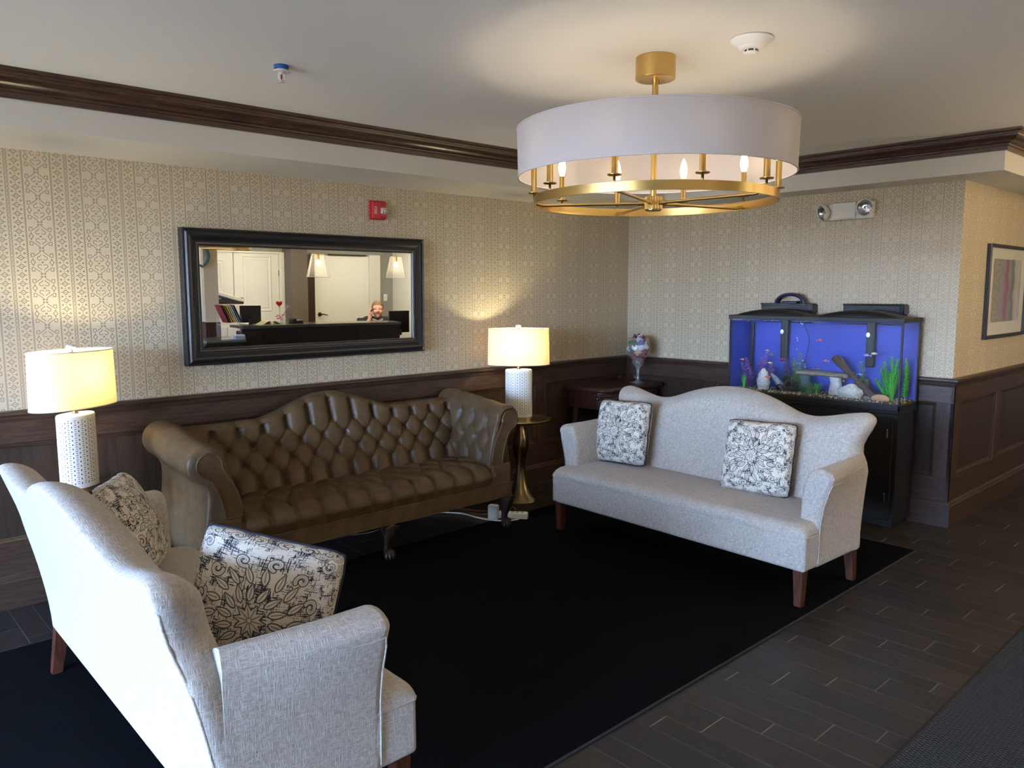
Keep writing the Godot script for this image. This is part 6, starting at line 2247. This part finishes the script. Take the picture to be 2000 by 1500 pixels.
func person() -> void:
	var yaw := atan2(0.53, 0.85)
	var P := thing("person", "smiling person in a dark top at the desk holding a phone to the cheek", "person", Vector3(0.80, 0, 5.50), yaw)
	# local: faces -z, the phone in the hand on the -x side
	var body := MB.new()
	var hipy := 0.56
	var limbs := [
		[Vector3(0, 1.07, 0.03), Vector3(0, 1.0, 0.05), 0.050, 0.058],
		[Vector3(-0.15, 0.995, 0.05), Vector3(0.15, 0.995, 0.05), 0.080, 0.080],
		[Vector3(0, 0.93, 0.06), Vector3(0, 0.72, 0.10), 0.13, 0.13], [Vector3(-0.07, 0.93, 0.04), Vector3(0.07, 0.93, 0.04), 0.115, 0.115],
		[Vector3(-0.06, hipy + 0.03, 0.14), Vector3(0.06, hipy + 0.03, 0.14), 0.125, 0.125],
		[Vector3(-0.215, 0.985, 0.05), Vector3(-0.235, 0.80, -0.16), 0.052, 0.042], [Vector3(-0.235, 0.80, -0.16), Vector3(-0.125, 1.04, -0.095), 0.040, 0.026],
		[Vector3(0.215, 0.985, 0.05), Vector3(0.265, 0.80, -0.07), 0.052, 0.042], [Vector3(0.265, 0.80, -0.07), Vector3(0.10, 0.80, -0.26), 0.040, 0.026],
		[Vector3(-0.09, hipy, 0.12), Vector3(-0.11, 0.55, -0.30), 0.085, 0.060], [Vector3(-0.11, 0.55, -0.30), Vector3(-0.11, 0.10, -0.27), 0.056, 0.036], [Vector3(-0.11, 0.06, -0.27), Vector3(-0.11, 0.035, -0.42), 0.040, 0.030],
		[Vector3(0.09, hipy, 0.12), Vector3(0.11, 0.55, -0.30), 0.085, 0.060], [Vector3(0.11, 0.55, -0.30), Vector3(0.11, 0.10, -0.27), 0.056, 0.036], [Vector3(0.11, 0.06, -0.27), Vector3(0.11, 0.035, -0.42), 0.040, 0.030]]
	sdf(body, limbs, 0.035, 0.013)
	var hc := Vector3(0, 1.185, 0)
	var head := []
	for q in [[0, 0.045, 0.012, 0, 0.03, 0.03, 0.080, 0.078], [0, 0.0, -0.012, 0, -0.04, -0.02, 0.072, 0.060], [0, -0.055, -0.035, 0, -0.088, -0.055, 0.045, 0.030], [-0.035, -0.04, -0.035, 0.035, -0.04, -0.035, 0.040, 0.040], [0, 0.0, -0.088, 0, -0.022, -0.102, 0.011, 0.016], [-0.014, -0.026, -0.092, 0.014, -0.026, -0.092, 0.010, 0.010], [-0.045, 0.025, -0.062, 0.045, 0.025, -0.062, 0.026, 0.026],
		[-0.040, -0.028, -0.066, -0.036, -0.034, -0.062, 0.024, 0.024], [0.040, -0.028, -0.066, 0.036, -0.034, -0.062, 0.024, 0.024], [-0.080, 0.005, 0.012, -0.080, -0.03, 0.008, 0.012, 0.010], [0.080, 0.005, 0.012, 0.080, -0.03, 0.008, 0.012, 0.010], [0, -0.07, 0.01, 0, -0.14, 0.035, 0.050, 0.050]]:
		head.append([hc + Vector3(q[0], q[1], q[2]), hc + Vector3(q[3], q[4], q[5]), q[6], q[7]])
	sdf(body, head, 0.018, 0.0045)
	# hand with the phone: palm along the cheek, fingers round the phone's back
	var hand := []
	var w := Vector3(-0.122, 1.045, -0.093)
	var palm := Vector3(-0.108, 1.115, -0.075)
	hand.append([w, palm, 0.024, 0.030])
	for i in 4:
		var o := Vector3(0.004 * i - 0.006, 0.0, -0.026 + 0.018 * i)
		var a := palm + o + Vector3(0, 0.018, 0)
		var l: float = [0.030, 0.036, 0.034, 0.026][i]
		var b := a + Vector3(-0.004, l, 0.004)
		var c := b + Vector3(0.012, l * 0.75, 0.004)
		var d := c + Vector3(0.016, l * 0.4, 0.0)
		hand.append_array([[a, b, 0.0092, 0.0086], [b, c, 0.0086, 0.0080], [c, d, 0.0080, 0.0068]])
	hand.append_array([[palm + Vector3(0.004, -0.012, -0.022), palm + Vector3(0.020, 0.018, -0.046), 0.011, 0.0095], [palm + Vector3(0.020, 0.018, -0.046), palm + Vector3(0.026, 0.045, -0.046), 0.009, 0.007]])
	sdf(body, hand, 0.006, 0.0042)
	var hand2 := []
	var w2 := Vector3(0.105, 0.802, -0.255)
	var palm2 := Vector3(0.045, 0.795, -0.315)
	hand2.append([w2, palm2, 0.025, 0.028])
	for i in 4:
		var a := palm2 + Vector3(-0.02, 0.0, -0.014) + Vector3(0.017, 0, -0.012) * (i - 1.0)
		var l: float = [0.032, 0.038, 0.036, 0.028][i]
		var dir := Vector3(-0.68, -0.15, -0.72)
		var b := a + dir * l
		var c := b + (dir + Vector3(0, -0.35, 0)).normalized() * l * 0.7
		hand2.append_array([[a, b, 0.009, 0.0085], [b, c, 0.0085, 0.007]])
	hand2.append([palm2 + Vector3(-0.02, 0, 0.012), palm2 + Vector3(-0.058, -0.006, 0.004), 0.010, 0.008])
	sdf(body, hand2, 0.006, 0.0045)
	mi("body", body, mat(rgb(214, 168, 150), 0.55), P)
	var hair := MB.new()
	var hq := []
	for q in [[0, 0.055, 0.018, 0, 0.035, 0.045, 0.084, 0.082], [-0.072, 0.02, 0.008, -0.070, -0.02, 0.02, 0.018, 0.016], [0.072, 0.02, 0.008, 0.070, -0.02, 0.02, 0.018, 0.016], [0, 0.0, 0.075, 0, -0.02, 0.085, 0.036, 0.032]]:
		hq.append([hc + Vector3(q[0], q[1], q[2]), hc + Vector3(q[3], q[4], q[5]), q[6], q[7]])
	sdf(hair, hq, 0.02, 0.006)
	mi("hair", hair, mat(rgb(132, 106, 76), 0.5), P)
	var top := MB.new()
	var cq := []
	for i in [1, 2, 3, 4, 5, 7, 8]: cq.append([limbs[i][0], limbs[i][1], limbs[i][2] + 0.009, limbs[i][3] + 0.009])
	cq.append([limbs[6][0], (limbs[6][0] as Vector3).lerp(limbs[6][1], 0.45), 0.050, 0.046])
	sdf(top, cq, 0.035, 0.013)
	mi("dark_top", top, mat(rgb(30, 30, 34), 0.8), P)
	var tr := MB.new()
	var tq := []
	for i in [4, 9, 10, 12, 13]: tq.append([limbs[i][0], limbs[i][1], limbs[i][2] + 0.008, limbs[i][3] + 0.010])
	sdf(tr, tq, 0.03, 0.014)
	mi("trousers", tr, mat(rgb(40, 42, 52), 0.8), P)
	for s in [-1, 1]:
		var shoe := MB.new()
		sdf(shoe, [[Vector3(s * 0.11, 0.062, -0.265), Vector3(s * 0.11, 0.036, -0.43), 0.046, 0.037]], 0.01, 0.011)
		mi("shoe", shoe, M.black, P)
	var col := MB.new()
	col.tube([Vector3(-0.085, 1.045, 0.01), Vector3(-0.055, 1.03, -0.05), Vector3(0, 1.0, -0.085), Vector3(0.055, 1.03, -0.05), Vector3(0.085, 1.045, 0.01)], [0.016, 0.022, 0.028, 0.022, 0.016], 8)
	mi("grey_collar", col, mat(rgb(140, 150, 164), 0.8), P)
	var phn := MB.new()
	phn.X = Transform3D(Basis.from_euler(Vector3(0.15, 0.0, -0.10)), hc + Vector3(-0.092, -0.025, -0.04))
	phn.box(Vector3.ZERO, Vector3(0.010, 0.14, 0.068), 0.004)
	solo("mobile_phone", phn, mat(rgb(40, 42, 48), 0.3), "dark mobile phone held against the receptionist's cheek", "phone").transform = P.transform
	for s in [-1, 1]:
		var e := MB.new()
		e.ell(hc + Vector3(s * 0.032, 0.008, -0.082), Vector3(0.012, 0.0045, 0.006), Basis(), 10, 6)
		mi("eye", e, mat(rgb(60, 44, 38), 0.4), P)
		var br := MB.new()
		br.tube([hc + Vector3(s * 0.018, 0.028, -0.088), hc + Vector3(s * 0.034, 0.032, -0.085), hc + Vector3(s * 0.05, 0.026, -0.076)], 0.003, 6)
		mi("eyebrow", br, mat(rgb(120, 88, 62), 0.7), P)
	var mo := MB.new()
	mo.tube([hc + Vector3(-0.028, -0.046, -0.084), hc + Vector3(-0.014, -0.055, -0.092), hc + Vector3(0, -0.058, -0.094), hc + Vector3(0.014, -0.055, -0.092), hc + Vector3(0.028, -0.046, -0.084)], [0.002, 0.006, 0.007, 0.006, 0.002], 8)
	mi("lips", mo, mat(rgb(176, 84, 84), 0.4), P)
	# her chair
	var ch := thing("office_chair", "dark blue office chair that the receptionist sits on", "chair", Vector3(0.80, 0, 5.50) + Vector3(sin(yaw), 0, cos(yaw)) * 0.1, yaw)
	mi("seat", bx(Vector3(0, 0.455, 0.02), Vector3(0.48, 0.07, 0.46), 0.03, 3), mat(rgb(46, 54, 84), 0.8), ch)
	var cb := MB.new()
	cb.box(Vector3(-0.06, 0.84, 0.25), Vector3(0.50, 0.40, 0.05), 0.024, 3)
	mi("backrest", cb, mat(rgb(46, 54, 84), 0.8), ch)
	var sp := MB.new()
	sp.tube([Vector3(0, 0.08, 0), Vector3(0, 0.43, 0)], 0.025, 12)
	sp.tube([Vector3(0, 0.44, 0.1), Vector3(0, 0.46, 0.27), Vector3(0, 0.72, 0.275)], 0.016, 8)
	mi("column", sp, M.black, ch)
	for i in 5:
		var a := TAU * i / 5
		var l := MB.new()
		l.tube([Vector3(0, 0.09, 0), Vector3(cos(a) * 0.27, 0.065, sin(a) * 0.27)], [0.022, 0.016], 8)
		var leg := mi("leg", l, M.black, ch)
		var cs := MB.new()
		cs.ell(Vector3(cos(a) * 0.27, 0.027, sin(a) * 0.27), Vector3(0.02, 0.027, 0.027), Basis(Vector3.UP, -a), 10, 8)
		mi("caster", cs, M.black, leg)
